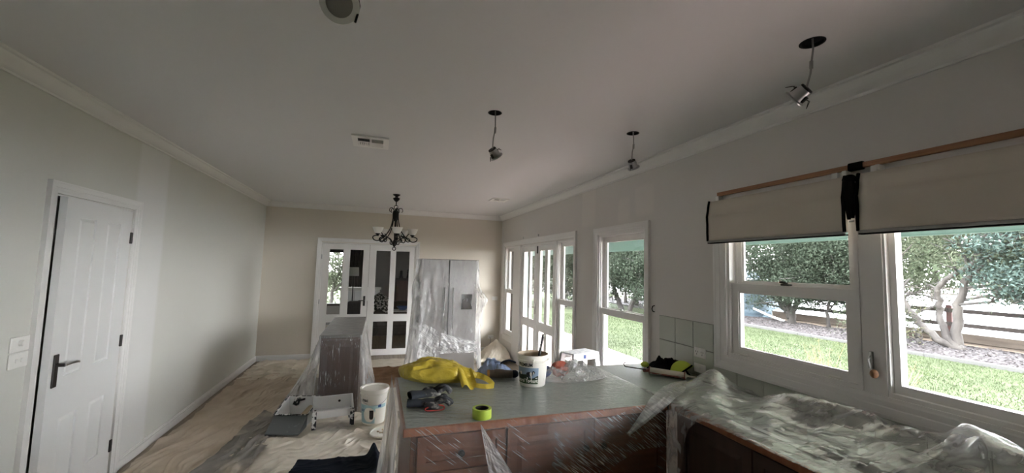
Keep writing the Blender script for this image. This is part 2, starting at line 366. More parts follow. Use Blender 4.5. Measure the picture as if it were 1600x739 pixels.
mat('bark', '37332e', .95, var=(5, '26221f', .35, .65), bump=(18, .7, .03), stretch=(1, 1, .3)); mat('bark_pale', '45403a', .95, var=(5, '2f2a26', .35, .65), bump=(18, .7, .03), stretch=(1, 1, .3))
mat('tank', '37464e', .6, var=(1.5, '313f47', .4, .65)); mat('kerb', '45433f', .8); mat('dry_stem', '8d8058', .9); mat('hedge_core', '2a3524', .95)
leafmat('leaf_olive', '23271d', '4e5242', .2); leafmat('leaf_blue', '28322e', '525f57', .2); leafmat('leaf_dark', '181d16', '3b4236', .2); leafmat('leaf_far', '23291e', '474e3d', .2); leafmat('leaf_yellow', '4d4f35', '77735a', .25)
glass('glass'); glass('glass_dark', 'd8dcda')
R45 = math.radians(38)
film('film_crinkle_glint', .006, .03, .15, rot=(0, -R45, 0), scale=(6, 6, 120), strength=1.0, crease=40, streak=.85, lo=.50)  # glints of window light put into the creased sheet as white streaks
film('film_matte', .14, .0, .5, scale=(9, 9, 9), strength=.5, crease=40)
film('film_front', .02, .035, .15, rot=(0, -R45, 0), scale=(5, 5, 90), strength=1.0, crease=30, streak=.6)
film('film_top', .16, .07, .2, rot=(0, 0, .3), scale=(9, 30, 9), strength=.6, crease=34, streak=.12)
film('film_run', .28, .16, .16, rot=(0, 0, .5), scale=(8, 20, 10), strength=.6, crease=9, hazevar=.6, streak=.2)
film('film_fridge', .13, .05, .2, scale=(20, 20, 6), strength=.9, crease=20, hazevar=.7, streak=.4)
film('film_stand', .05, .03, .24, scale=(75, 75, 4), strength=.8, crease=18, hazevar=.7, streak=.55)
film('film_wing', .36, .06, .24, scale=(18, 18, 4), strength=.7, crease=14, hazevar=.4, streak=.2)
film('film_end', .55, .04, .24, scale=(10, 14, 4), strength=.5, crease=12, hazevar=.3)
film('film_fold', .45, .12, .2, rot=(0, -R45, 0), scale=(8, 8, 60), strength=1.0, crease=26, streak=.3)
film('film_bag', .2, .1, .12, scale=(25, 25, 25), strength=1.0, crease=14, streak=.4)

# ------------------------------------------------------------------ room shell
XL, XR, YB, YR, ZC, ZW = -1.9115, 2.381, 7.8555, -3.2, 2.735, 2.95
def struct(o, label, cat): return tag(o, label, cat, kind='structure')
o = MB().box(XL-.3, XR+.22, YR-.2, YB+.12, -.12, 0).build('floor', 'floor_boards'); struct(o, 'tan timber floor under the canvas drop cloths', 'floor')
# ceiling with three round cut-outs for the hanging lights
HOLES = [(.691, 2.523, .043), (1.776, 2.511, .043), (1.789, 1.201, .046)]
o = MB().box(XL-.1, XR+.02, YR-.05, YB+.05, ZC, ZC+.012).build('ceiling', 'ceiling_paint'); struct(o, 'flat off-white ceiling with dark round light cut-outs', 'ceiling')
cb = MB()
for x, y, r in HOLES: cb.lathe([(0, -.1), (r, -.1), (r, .1), (0, .1)], (x, y, ZC), 28)
co = cb.build('cutter', 'black'); md = o.modifiers.new('b', 'BOOLEAN'); md.object = co; md.operation = 'DIFFERENCE'; md.solver = 'EXACT'
bpy.context.view_layer.update()
nm = bpy.data.meshes.new_from_object(o.evaluated_get(bpy.context.evaluated_depsgraph_get())); o.modifiers.clear(); o.data = nm
bpy.data.objects.remove(co)
while len(o.data.materials) > 1: o.data.materials.pop()
o = MB().box(XL-.35, XR+.35, YR-.3, 12.6, ZW+.02, ZW+.14).build('roof', 'roof_dark'); struct(o, 'dark roof slab over the rooms', 'roof')
o = MB().holes('x', XL-.10, XL, YR, YB, 0, ZW, [(3.185, 4.011, 0, 2.08)]).box(XL-.2, XL-.10, YR-.1, 12.4, -.1, ZW+.02).build('wall_left', 'wall_left_paint'); struct(o, 'pale grey painted wall with a lighter primed strip beside the door', 'wall')
o = MB().holes('y', YB, YB+.1, XL-.1, XR+.22, 0, ZW, [(-1.0, .66, 0, 2.065)]).build('wall_back', 'wall_back_paint'); struct(o, 'beige far wall holding the glazed double doors', 'wall')
OPEN = dict(A=(7.02, 7.58, .40, 2.09), D=(5.20, 6.66, 0, 2.09), B=(4.62, 5.14, .40, 2.09), S=(3.17, 4.02, .40, 2.09), W=(-.55, 2.24, 1.115, 2.12))
wall_right = MB().holes('x', XR, XR+.12, YR, YB, 0, ZW, list(OPEN.values())).build('wall_right', 'wall_right_paint'); struct(wall_right, 'warm white wall holding the garden windows, with patched plaster spots', 'wall')
o = MB().holes('y', YR-.12, YR, XL-.1, XR+.22, 0, ZW, []).build('wall_rear', 'wall_left_paint'); struct(o, 'pale wall behind the kitchen', 'wall')
def cornice(name, pts, label):
    prof = [(0, 2.648), (.012, 2.648), (.014, 2.660), (.030, 2.668), (.050, 2.684), (.068, 2.706), (.074, 2.720), (.092, 2.722), (.094, ZC+.001), (0, ZC+.001)]
    m = MB(); P = []
    for (x, y, nx, ny) in pts: P.append([(x+nx*d, y+ny*d, z) for d, z in prof])
    m.grid(P, True); o = m.build(name, 'trim_white'); struct(o, label, 'cornice')
cornice('trim_1', [(XL, YR, 1, 0), (XL, YB, 1, -1)], 'white moulded cornice along the door wall')
cornice('trim_2', [(XL, YB, 1, -1), (XR, YB, -1, -1)], 'white moulded cornice along the far beige wall')
cornice('trim_3', [(XR, YB, -1, -1), (XR, YR, -1, 0)], 'white moulded cornice along the window wall')
def skirting(name, p0, p1, n, label):
    prof = [(0, 0), (.018, 0), (.018, .062), (.013, .064), (.015, .068), (.015, .078), (.010, .081), (.010, .088), (.004, .092), (0, .092)]
    P = [[(p[0]+n[0]*d, p[1]+n[1]*d, z) for d, z in prof] for p in (p0, p1)]
    m = MB().grid(P, True); m.f.append(tuple(range(len(prof)))); m.mi.append(0); m.f.append(tuple(range(len(prof), 2*len(prof)))); m.mi.append(0)
    struct(m.build(name, 'trim_white'), label, 'skirting board')
skirting('baseboard_left', (XL, 4.08), (XL, YB), (1, 0), 'white grooved skirting board under the long pale wall')
skirting('baseboard_left.001', (XL, YR), (XL, 3.115), (1, 0), 'white skirting board on the kitchen side of the door')
skirting('baseboard_back', (XL, YB), (-1.067, YB), (0, -1), 'white skirting board between the corner and the glazed doors')
skirting('baseboard_back.001', (.71, YB), (XR, YB), (0, -1), 'white skirting board behind the wrapped fridge')
skirting('baseboard_right', (XR, 4.08), (XR, 4.54), (-1, 0), 'white skirting board between the garden doors and the tall window')

# ------------------------------------------------------------------ joinery
def arch(parent, ax, a, sgn, u0, u1, z0, z1, wd=.075, sides='LRT', name='architrave'):
    """stepped architrave round an opening; a = wall face, sgn = direction into the room"""
    P = (lambda d, u, z: (a+sgn*d, u, z)) if ax == 'x' else (lambda d, u, z: (u, a+sgn*d, z))
    prof = [(0, 0), (.012, 0), (.014, .012), (.018, .02), (.018, wd*.45), (.022, wd*.5), (.024, wd*.8), (.026, wd*.85), (.026, wd), (0, wd)]   # (depth, outwards)
    m = MB()
    def leg(c0, c1):
        m.grid([[P(d, c0[0]+c0[2]*q, c0[1]+c0[3]*q) for d, q in prof], [P(d, c1[0]+c1[2]*q, c1[1]+c1[3]*q) for d, q in prof]], True)
    bl = -1 if 'B' in sides else 0
    if 'L' in sides: leg((u0, z0, -1, bl), (u0, z1, -1, 1))
    if 'T' in sides: leg((u0, z1, -1, 1), (u1, z1, 1, 1))
    if 'R' in sides: leg((u1, z1, 1, 1), (u1, z0, 1, bl))
    if 'B' in sides: leg((u1, z0, 1, -1), (u0, z0, -1, -1))
    return m.build(name, 'trim_white', parent)
def pane(parent, ax, a, u0, u1, z0, z1, m='glass'):
    b = MB()
    if ax == 'x': b.box(a-.002, a+.002, u0-.006, u1+.006, z0-.006, z1+.006)
    else: b.box(u0-.006, u1+.006, a-.002, a+.002, z0-.006, z1+.006)
    return b.build('pane', m, parent)
def sash(parent, ax, a, th, u0, u1, z0, z1, st=.045, bt=.06, tp=.05, m='trim_white', gl='glass'):
    h = (u0+st, u1-st, z0+bt, z1-tp)
    s_ = MB().holes(ax, a-th/2, a+th/2, u0, u1, z0, z1, [h]).build('sash', m, parent)
    # glazing bead
    bd = MB().holes(ax, a-th/2+.008, a+th/2-.008, h[0], h[1], h[2], h[3], [(h[0]+.012, h[1]-.012, h[2]+.012, h[3]-.012)])
    bd.build('glazing_bead', m, s_); pane(s_, ax, a, *h, m=gl); return s_
def jambs(parent, ax, a0, a1, u0, u1, z0, z1, t=.02, sill=True, tracks=True):
    m = MB().holes(ax, a0, a1, u0, u1, z0, z1, [(u0+t, u1-t, z0+(t if sill else -.01), z1-t)])
    if tracks:   # parting beads of a double-hung window
        for q in (a0+.016, a0+.056, a0+.098):
            for c in (u0+t, u1-t):
                e = .012 if c < (u0+u1)/2 else -.012
                if ax == 'x': m.box(q, q+.012, c, c+e, z0+t, z1-t)
    return m.build('frame', 'trim_white', parent)
def double_hung(name, key, label, rail_z, latch=True, arch_sides='LRTB'):
    y0, y1, z0, z1 = OPEN[key]
    w_ = thing(name, label, 'window', (XR, (y0+y1)/2, z0), kind='structure')
    jambs(w_, 'x', XR+.002, XR+.117, y0, y1, z0, z1)
    lo = sash(w_, 'x', XR+.038, .032, y0+.022, y1-.022, z0+.022, rail_z+.03, tp=.058)
    hi = sash(w_, 'x', XR+.078, .032, y0+.022, y1-.022, rail_z-.03, z1-.022, bt=.055)
    MB().box(XR+.056, XR+.135, y0+.02, y1-.02, z0+.012, z0+.022).build('sill', 'trim_white', w_)
    if latch:
        l = MB().box(XR+.024, XR+.055, (y0+y1)/2-.03, (y0+y1)/2+.03, rail_z+.03, rail_z+.042, .004).tube([(XR+.04, (y0+y1)/2, rail_z+.045), (XR+.02, (y0+y1)/2+.04, rail_z+.055)], .006)
        lab(l.build('latch', 'chrome', w_), 'small metal sash latch')
    return w_
# far garden door unit
wA = double_hung('window_1', 'A', 'narrow sash window in the corner by the far beige wall', 1.24)
wB = double_hung('window_2', 'B', 'narrow sash window on the kitchen side of the garden doors', 1.24)
d3 = thing('door_3', 'pair of white garden doors with tall narrow panes between two sash windows', 'door', (XR, 5.93, 0), kind='structure')
a_ = MB(); arch(d3, 'x', XR, -1, 4.62, 7.60, .375, 2.105, .08, 'LRT')
MB().box(XR-.014, XR+.122, 6.655, 7.022, .001, 2.088).box(XR-.014, XR+.122, 5.138, 5.205, .001, 2.088).box(XR-.012, XR+.1, 4.6, 5.14, .30, .40).box(XR-.012, XR+.1, 7.02, 7.62, .30, .40).build('mullion', 'trim_white', d3)
MB().box(XR+.01, XR+.118, 5.2, 6.66, 2.055, 2.089).box(XR, XR+.23, 5.2, 6.66, -.01, .02).build('frame', 'trim_white', d3)
for (ya, yb) in ((5.935, 6.655), (5.205, 5.925)):
    W_ = yb-ya; c0 = ya+.115; c1 = yb-.115; mid = (ya+yb)/2
    hl = [(c0, mid-.05, .86, 1.97), (mid+.05, c1, .86, 1.97), (c0, mid-.05, .20, .72), (mid+.05, c1, .20, .72)]
    lf = MB().holes('x', XR+.022, XR+.060, ya, yb, .022, 2.05, hl).build('door_leaf', 'trim_white', d3)
    for h in hl: pane(lf, 'x', XR+.041, *h)
hd = MB().box(XR+.013, XR+.0225, 5.965, 6.0, .96, 1.14, .003).tube([(XR+.015, 5.98, 1.07), (XR-.03, 5.98, 1.07), (XR-.033, 6.08, 1.065)], .008).build('handle', 'chrome', d3); lab(hd, 'chrome lever handle')
MB().box(XR+.012, XR+.0225, 5.90, 5.94, 1.93, 2.05, .003).build('bolt', 'dark_metal', d3)
wS = double_hung('window_3', 'S', 'tall sash window behind the end of the island bench', 1.24)
arch(wS, 'x', XR, -1, 3.17, 4.02, .40, 2.09, .078, 'LRTB')
# big kitchen window
y0, y1, z0, z1 = OPEN['W']
w4 = thing('window_4', 'wide white kitchen window under the roman blinds', 'window', (XR, 1.0, z0), kind='structure')
MB().holes('x', XR+.002, XR+.117, y0, y1, z0, z1, [(1.43, y1-.02, z0+.02, z1-.02), (y0+.02, 1.29, z0+.02, z1-.02)]).box(XR-.004, XR+.02, 1.405, 1.425, z0, z1).box(XR-.004, XR+.02, 1.30, 1.32, z0, z1).build('frame', 'trim_white', w4)
arch(w4, 'x', XR, -1, y0, y1, z0, z1, .10, 'LRTB')
lo = sash(w4, 'x', XR+.038, .032, 1.43, 2.22, z0+.015, 1.625, st=.05, bt=.045, tp=.055)
hi = sash(w4, 'x', XR+.078, .032, 1.43, 2.22, 1.575, z1-.02, st=.05)
MB().holes('x', XR+.03, XR+.08, y0+.02, 1.29, z0+.015, z1-.02, [(y0+.06, 1.262, z0+.06, z1-.06)]).build('sash', 'trim_white', w4)
pane(w4, 'x', XR+.055, y0+.06, 1.262, z0+.06, z1-.06)
MB().box(XR+.056, XR+.062, 2.205, 2.219, z0+.03, 2.08).box(XR+.095, XR+.115, 2.205, 2.219, z0+.03, 2.08).build('track', 'trim_white', w4)
lab(MB().box(XR+.024, XR+.055, 1.80, 1.86, 1.625, 1.638, .004).tube([(XR+.04, 1.82, 1.64), (XR+.02, 1.86, 1.65)], .007).build('latch', 'dark_metal', w4), 'dark sash latch')
for yy in (1.55, 2.12): lab(MB().box(XR+.008, XR+.0225, yy-.03, yy+.03, z0+.022, z0+.034, .003).build('lift', 'plastic_white', w4), 'small sash lift')
lab(MB().box(XR-.012, XR+.002, 1.355, 1.372, 1.235, 1.32, .003).tube([(XR-.012, 1.363, 1.30), (XR-.03, 1.363, 1.28), (XR-.02, 1.363, 1.24)], .004).build('stay', 'steel', w4), 'worn metal window stay')
lab(MB().sphere((XR-.02, 1.345, 1.215), (.018, .018, .022)).build('knob', 'timber', w4, True), 'worn wooden knob')

# left door, standing slightly ajar
d1 = thing('door_1', 'white four-panel door with a dark lever handle, slightly ajar', 'door', (XL, 3.6, 0), kind='structure')
arch(d1, 'x', XL, 1, 3.185, 4.011, 0, 2.08, .072, 'LRT')
MB().holes('x', XL-.098, XL-.001, 3.187, 4.009, 0, 2.078, [(3.199, 3.997, -.01, 2.066)]).build('jamb', 'trim_white', d1)
lab(MB().box(XL-.05, XL-.01, 3.199, 3.203, .99, 1.09, 0).build('strike_plate', 'dark_metal', d1), 'dark strike plate')
Mx = rotM('Z', 3.6, (XL, 3.995, 0))
lx0, lx1 = XL-.036, XL+.001
hl = [(3.345, 3.525, .93, 1.945), (3.665, 3.845, .93, 1.945), (3.345, 3.525, .24, .67), (3.665, 3.845, .24, .67)]
lfm = MB().holes('x', lx0, lx1, 3.203, 3.993, .012, 2.062, hl)
lfm.v = [tuple(Mx @ Vector(p)) for p in lfm.v]; leaf = lfm.build('door_leaf', 'gloss_white', d1)
for h in hl:
    pm = MB().box(lx0+.006, lx1-.010, h[0], h[1], h[2], h[3], 0, Mx)
    ch = .022; q = [(lx1-.010, h[0]+.004, h[2]+.004), (lx1-.010, h[1]-.004, h[2]+.004), (lx1-.010, h[1]-.004, h[3]-.004), (lx1-.010, h[0]+.004, h[3]-.004)]
    r_ = [(lx1-.001, h[0]+ch, h[2]+ch), (lx1-.001, h[1]-ch, h[2]+ch), (lx1-.001, h[1]-ch, h[3]-ch), (lx1-.001, h[0]+ch, h[3]-ch)]
    pm.add(q+r_, [(0, 1, 5, 4), (1, 2, 6, 5), (2, 3, 7, 6), (3, 0, 4, 7), (4, 5, 6, 7)], 0, Mx)
    pm.build('panel', 'gloss_white', leaf)
hp = MB().box(lx1, lx1+.009, 3.232, 3.274, .885, 1.085, .003, Mx).tube([(lx1+.008, 3.253, 1.02), (lx1+.05, 3.253, 1.02)], .011, 10, 0, Mx).build('handle', 'dark_metal', leaf); lab(hp, 'dark metal back plate')
lv = MB(); lv.tube([(lx1+.048, 3.248, 1.02), (lx1+.052, 3.30, 1.022), (lx1+.052, 3.36, 1.018), (lx1+.05, 3.385, 1.012)], [.010, .0095, .0095, .008], 10, 0, Mx); lab(lv.build('lever', 'chrome', leaf, True), 'bright chrome lever')
for zz in (1.85, 1.04, .24): lab(MB().box(XL+.001, XL+.014, 3.984, 4.006, zz-.045, zz+.045, .003).build('hinge', 'dark_metal', d1), 'dark hinge')

# glazed doors in the far wall
d2 = thing('door_2', 'white glazed double doors in the far beige wall', 'door', (-.17, YB, 0), kind='structure')
arch(d2, 'y', YB, -1, -1.0, .66, 0, 2.075, .068, 'LRT')
MB().holes('y', YB+.001, YB+.099, -.999, .659, 0, 2.064, [(-.983, .643, -.01, 2.05)]).build('jamb', 'trim_white', d2)
for x0, x1, cols in ((-.981, -.182, ((-.862, -.632), (-.516, -.288))), (-.176, .641, ((-.058, .196), (.295, .545)))):
    hl = [(a, b, .765, 1.945) for a, b in cols]+[(a, b, .125, .63) for a, b in cols]
    lf = MB().holes('y', YB+.012, YB+.048, x0, x1, .014, 2.046, hl).build('door_leaf', 'trim_white', d2)
    for h in hl: pane(lf, 'y', YB+.03, *h)
lab(MB().box(-.252, -.216, YB+.004, YB+.012, .92, 1.10, .003).tube([(-.234, YB+.006, 1.02), (-.234, YB-.04, 1.02), (-.33, YB-.045, 1.018)], .009).build('handle', 'dark_metal', d2), 'dark lever handle')
for zz in (1.8, 1.0, .2): lab(MB().box(-.995, -.980, YB-.006, YB+.01, zz-.04, zz+.04).build('hinge', 'steel', d2), 'small hinge')

# splashback tiles: pieces of the window wall
T = .2
def tile(y0, y1, z0, z1):
    g = .0022; return MB().box(XR-.008, XR+.001, y0+g, y1-g, z0+g, z1-g, .002).build('tile', 'tile', wall_right)
ys = [2.965-.2005*i for i in range(4)]
for i in range(3):
    tile(ys[i+1], ys[i], 1.107, 1.310); tile(ys[i+1], ys[i], .902, 1.104)
yy = 2.3635
while yy > -2.6:
    tile(yy-.2005, yy, .902, 1.010 if yy > -.7 else 1.104); yy -= .2005
MB().box(XR-.003, XR+.001, -2.8, 2.966, .90, 1.31 if False else 1.008).box(XR-.003, XR+.001, 2.364, 2.966, .9, 1.311).build('grout_bed', 'grout', wall_right)

# ------------------------------------------------------------------ outdoors
def outdoors(): pass
o = MB().box(5.15, 12.32, -40, 70, -.4, -.15).build('lawn', 'lawn'); tag(o, 'mown green lawn between the house and the garden bed', 'lawn', kind='structure')
o = MB().box(2.601, 5.15, -12, 40, -.4, -.12).build('path_paving', 'paving'); tag(o, 'pinkish brick-toned verandah paving outside the garden doors', 'paving', kind='structure')
gx = np.linspace(12.42, 14.76, 26); gy = np.linspace(-14, 45, 300); X, Y = np.meshgrid(gx, gy, indexing='ij')
Z = -.13+.09*sm(12.4, 13.2, X)+.05*fbm(X*1.2, Y*1.2)
o = MB().grid(np.stack([X, Y, Z], -1)).build('ground_mulch', 'mulch', None, True); tag(o, 'bark-mulched garden bed under the trees', 'garden bed', kind='structure')
bed = lambda x, y: float(-.13+.09*sm(12.4, 13.2, x)+.05*fbm(x*1.2, y*1.2))
n = 9000; cx = rng.uniform(12.45, 14.7, n); cy = rng.uniform(1, 16, n); cz = -.13+.09*sm(12.4, 13.2, cx)+.05*fbm(cx*1.2, cy*1.2)+.012
def quads(c, su, sv, flat=False):
    n = len(c); a = rng.normal(size=(n, 3)); 
    if flat: a[:, 2] *= .25
    a /= np.linalg.norm(a, axis=1)[:, None]; b = rng.normal(size=(n, 3)); 
    if flat: b[:, 2] *= .25
    b -= a*(a*b).sum(1)[:, None]; b /= np.linalg.norm(b, axis=1)[:, None]
    a = a*(su*rng.uniform(.7, 1.3, n))[:, None]; b = b*(sv*rng.uniform(.7, 1.3, n))[:, None]
    V = np.stack([c-a-b*.3, c-a*.2-b, c+a, c-a*.2+b], 1).reshape(-1, 3); F = np.arange(4*n).reshape(n, 4); return V, F
def rawmesh(name, V, F, m, parent=None):
    me = bpy.data.meshes.new(name); V = np.asarray(V, float)
    if parent is not None: V = V-np.array(ORG.get(parent, Vector((0, 0, 0))))
    k = F.shape[1]; me.vertices.add(len(V)); me.vertices.foreach_set('co', V.ravel()); me.loops.add(F.size); me.loops.foreach_set('vertex_index', F.ravel().astype(np.int32))
    me.polygons.add(len(F)); me.polygons.foreach_set('loop_start', np.arange(0, F.size, k, dtype=np.int32)); me.update(calc_edges=True); me.validate()
    me.materials.append(MATS[m]); o = bpy.data.objects.new(name, me); COL.objects.link(o)
    if parent is not None: o.parent = parent
    return o
V, F = quads(np.stack([cx, cy, cz], 1), .035, .014, True); o = rawmesh('bark_mulch', V, F, 'mulch_chip'); tag(o, 'loose brown bark chips scattered over the garden bed', 'mulch', kind='stuff')
n = 110000; cx = 5.2+7.1*rng.random(n)**.9; cy = rng.uniform(-9, 15, n); h = rng.uniform(.025, .055, n)
dx = rng.normal(0, .02, n); dy = rng.normal(0, .02, n); a = rng.uniform(0, 2*PI, n); wx = .006*np.cos(a); wy = .006*np.sin(a); z = np.full(n, -.151)
V = np.stack([np.stack([cx-wx, cy-wy, z], 1), np.stack([cx+wx, cy+wy, z], 1), np.stack([cx+dx, cy+dy, z+h], 1)], 1).reshape(-1, 3)
o = rawmesh('grass', V, np.arange(3*n).reshape(n, 3), 'grass_blade'); tag(o, 'short green grass blades of the lawn', 'grass', kind='stuff')
kb = thing('garden_edging', 'grey timber edging between lawn and mulch bed', 'edging', (12.36, 8, -.15))
for i in range(14): MB().box(12.32, 12.42, -12+3*i+.01, -9+3*i-.01, -.2, -.075+.01*(i % 2), .008).build('edging_board', 'kerb', kb)
o = MB().box(14.92, 90, -60, 11.9, -.5, .22).box(17.2, 90, 11.9, 90, -.5, .22).build('ground_arena', 'sand'); tag(o, 'pale sand riding arena beyond the timber fence', 'arena', kind='structure')
o = MB().box(-60, 2.601, 12.8, 90, -.5, -.16).box(2.601, 14.92, 40.01, 90, -.5, -.16).box(14.75, 17.2, 11.9, 90, -.5, -.17).box(-60, 14.92, -60, -40, -.5, -.16).box(-60, -2.3, -40, 12.8, -.5, -.16).box(-2.3, 2.6, -40, -3.5, -.5, -.16).build('ground', 'lawn'); tag(o, 'grassy ground round the house', 'ground', kind='structure')
rw = thing('retaining_wall', 'low brown sleeper retaining wall behind the garden bed', 'retaining wall', (14.83, 8, -.2))
for i in range(8):
    for k in range(2): MB().box(14.78+.006*rng.random(), 14.92, -7.4+2.4*i+.008, -5.0+2.4*i-.008, -.2+.235*k+.004, .03+.235*k-.004, .01).build('sleeper', 'sleeper', rw)
fe = thing('post_fence', 'dark two-rail timber fence above the sleeper wall', 'fence', (14.9, 8, .2))
for i in range(9):
    y = -7.35+2.34*i; lab(MB().box(14.93, 15.03, y-.06, y+.06, -.2, .98, .008).build('post', 'rust' if i == 6 else 'rail', fe), 'rusty red steel post' if i == 6 else 'weathered timber post')
for i in range(8):
    y = -7.35+2.34*i
    for zz in (.47, .84): MB().box(14.89, 14.93, y+.005, y+2.335, zz-.055, zz+.055, .006).build('fence_rail', 'rail', fe)
# far arena fence
ff = thing('arena_fence', 'thin dark far-side fence across the sand arena', 'fence', (34, 15, .2))
for i in range(16): MB().box(33.95, 34.05, -8+4*i-.05, -8+4*i+.05, .2, 1.2).build('post', 'rail', ff)
for zz in (.75, 1.1): MB().box(33.93, 33.97, -8, 52, zz-.06, zz+.06).build('fence_rail', 'rail', ff)

# trees
def limb(m, pts, r0, r1, n=7, wob=.02):
    P = np.array(pts, float); k = max(6, 5*(len(P)-1)); t = np.linspace(0, len(P)-1, k); i = np.minimum(t.astype(int), len(P)-2); f = (t-i)[:, None]
    pm = P[np.maximum(i-1, 0)]; p0 = P[i]; p1 = P[i+1]; pq = P[np.minimum(i+2, len(P)-1)]
    Q = .5*((2*p0)+(-pm+p1)*f+(2*pm-5*p0+4*p1-pq)*f**2+(-pm+3*p0-3*p1+pq)*f**3)
    Q[1:-1] += rng.normal(0, wob, Q[1:-1].shape)
    m.tube(Q, list(np.linspace(r0, r1, k)), n); return Q
def branches(m, Q, count, ln, r, up_=.4, spread=1.0):
    tips = []
    for _ in range(count):
        b = Q[int(len(Q)*rng.uniform(.35, .98))]; d = rng.normal(size=3)*spread; d[2] = abs(d[2])*up_+.25*up_; d /= np.linalg.norm(d); L = ln*rng.uniform(.5, 1.2)
        q1 = b+d*L*.5+rng.normal(0, .08, 3); q2 = b+d*L+rng.normal(0, .15, 3)
        m.tube([b, q1, q2], [r, r*.7, r*.3], 5); tips += [q1, q2, (q1+q2)/2]
        for _k in range(2):
            d2 = d+rng.normal(0, .6, 3); d2 /= np.linalg.norm(d2); q3 = q1+d2*L*.45; m.tube([q1, q3], [r*.5, r*.15], 4); tips.append(q3)
    return tips
def crown(tips, per, rad, size, flat=.7):
    tips = np.array(tips); n = per*len(tips); c = np.repeat(tips, per, 0); d = rng.normal(size=(n, 3)); d /= np.linalg.norm(d, axis=1)[:, None]
    d *= (rad*rng.random(n)**.45)[:, None]; d[:, 2] *= flat; return quads(c+d, size, size*.34)
def tree(name, label, base, stems, leaf_m, bark='bark', nb=9, bl=1.1, per=42, rad=.42, size=.055, extra=None, group=None):
    t = thing(name, label, 'tree', base, group); tm = MB(); tips = []
    for pts, ra, rb in stems:
        Q = limb(tm, pts, ra, rb); tips += branches(tm, Q, nb, bl, rb*.8); tips += [Q[-1]]
    tm.build('trunk', bark, t, 'all', weld=False)
    if extra is not None: tips += extra
    V, F = crown(tips, per, rad, size); c = rawmesh('crown', V, F, leaf_m, t); c['kind'] = 'stuff'
    return t
def blob(cx, cy, z0, z1, rx, ry, n):
    u = rng.normal(size=(n, 3)); u /= np.linalg.norm(u, axis=1)[:, None]; u *= rng.random((n, 1))**.33
    return [np.array((cx+rx*a, cy+ry*b, (z0+z1)/2+(z1-z0)/2*c)) for a, b, c in u]
X0 = 13.7
B0 = bed(X0, 5.95)-.03
tree('leaning_tree', 'leaning multi-stemmed tea tree with twisted pale trunks in the mulch bed', (X0, 5.95, B0),
     [([(X0, 5.9, B0), (X0, 6.32, .11), (X0, 6.72, .5), (X0, 7.01, 1.0), (X0-.1, 7.07, 1.59), (X0-.2, 7.19, 2.21), (X0-.3, 7.5, 3.1)], .10, .045),
      ([(X0-.02, 7.04, 1.02), (X0, 7.3, .75), (X0+.02, 7.44, .36), (X0+.05, 7.5, 0)], .05, .03),
      ([(X0, 5.97, B0), (X0+.05, 6.25, .33), (X0+.1, 6.35, .8), (X0+.1, 6.36, 1.19), (X0, 6.23, 1.54), (X0, 5.88, 1.88), (X0, 5.48, 2.26), (X0, 5.1, 2.58), (X0, 4.4, 3.0)], .085, .04),
      ([(X0+.05, 6.05, B0), (X0+.1, 6.0, .68), (X0+.1, 5.98, 1.1), (X0+.15, 5.81, 1.69), (X0+.15, 5.64, 2.27), (X0+.2, 5.35, 3.1)], .11, .05)],
     'leaf_olive', 'bark_pale', nb=14, bl=1.2, per=36, rad=.40, size=.045, extra=blob(14.5, 6.5, 1.4, 4.6, .8, 2.3, 120)+blob(13.7, 6.3, 2.6, 4.6, 1.0, 2.1, 50))
tree('forked_tree', 'dense grey-green tree with a forked trunk beside the water tank', (14.1, 10.5, bed(14.1, 10.5)-.03),
     [([(14.1, 10.5, -.14), (14.1, 10.53, .19), (14.1, 10.76, .51), (14.1, 11.08, .9), (14.1, 11.38, 1.29), (14.1, 11.91, 1.9), (14, 12.4, 2.8)], .13, .05),
      ([(14.1, 10.43, -.14), (14.05, 10.41, .32), (14, 10.22, .68), (14, 9.99, .98), (14, 9.61, 1.49), (14, 9.2, 2.4)], .11, .04),
      ([(14.1, 10.5, -.14), (14.15, 10.64, .75), (14.2, 10.72, 1.09), (14.2, 10.73, 1.68), (14.1, 10.8, 3)], .11, .04)],
     'leaf_dark', nb=16, bl=1.1, per=70, rad=.42, size=.05, extra=blob(13.9, 10.4, 1.15, 4.2, 1.3, 2.3, 260))
tree('slender_tree', 'slender dark-trunked tree between the forked tree and the window mullion', (14.3, 9.45, bed(14.3, 9.45)-.03),
     [([(14.3, 9.45, -.14), (14.3, 9.41, .33), (14.3, 9.37, .86), (14.3, 9.31, 1.5), (14.2, 9.2, 2.6)], .06, .03), ([(14.3, 9.4, .5), (14.25, 9.1, .9), (14.2, 8.7, 1.5)], .03, .015)],
     'leaf_dark', nb=14, bl=.9, per=70, rad=.40, size=.05, extra=blob(14.1, 8.8, 1.2, 4.2, 1.0, 1.6, 170))
tree('blue_green_tree', 'blue-green leafy tree at the end of the garden bed past the leaning tree', (13.9, 4.5, bed(13.9, 4.5)-.03),
     [([(13.9, 4.5, -.14), (13.9, 4.6, .5), (13.85, 4.75, 1.1), (13.8, 4.8, 1.7), (13.8, 4.7, 2.8)], .05, .025), ([(13.9, 4.5, -.1), (13.9, 4.3, .8), (13.9, 4.2, 1.6), (13.9, 4.0, 2.8)], .05, .025)],
     'leaf_blue', nb=16, bl=.9, per=60, rad=.42, size=.05, extra=blob(13.8, 4.3, .95, 4.0, 1.1, 1.35, 170))
tree('tree_stump_shoot', 'thin cut stump with wispy shoots in front of the sleeper wall', (13.5, 6.68, bed(13.5, 6.68)-.03),
     [([(13.5, 6.68, -.14), (13.5, 6.67, .1), (13.52, 6.68, .28)], .055, .04), ([(13.5, 6.68, .2), (13.5, 6.75, .5), (13.5, 6.7, .8)], .012, .006)], 'leaf_yellow', nb=3, bl=.4, per=5, rad=.16, size=.03)
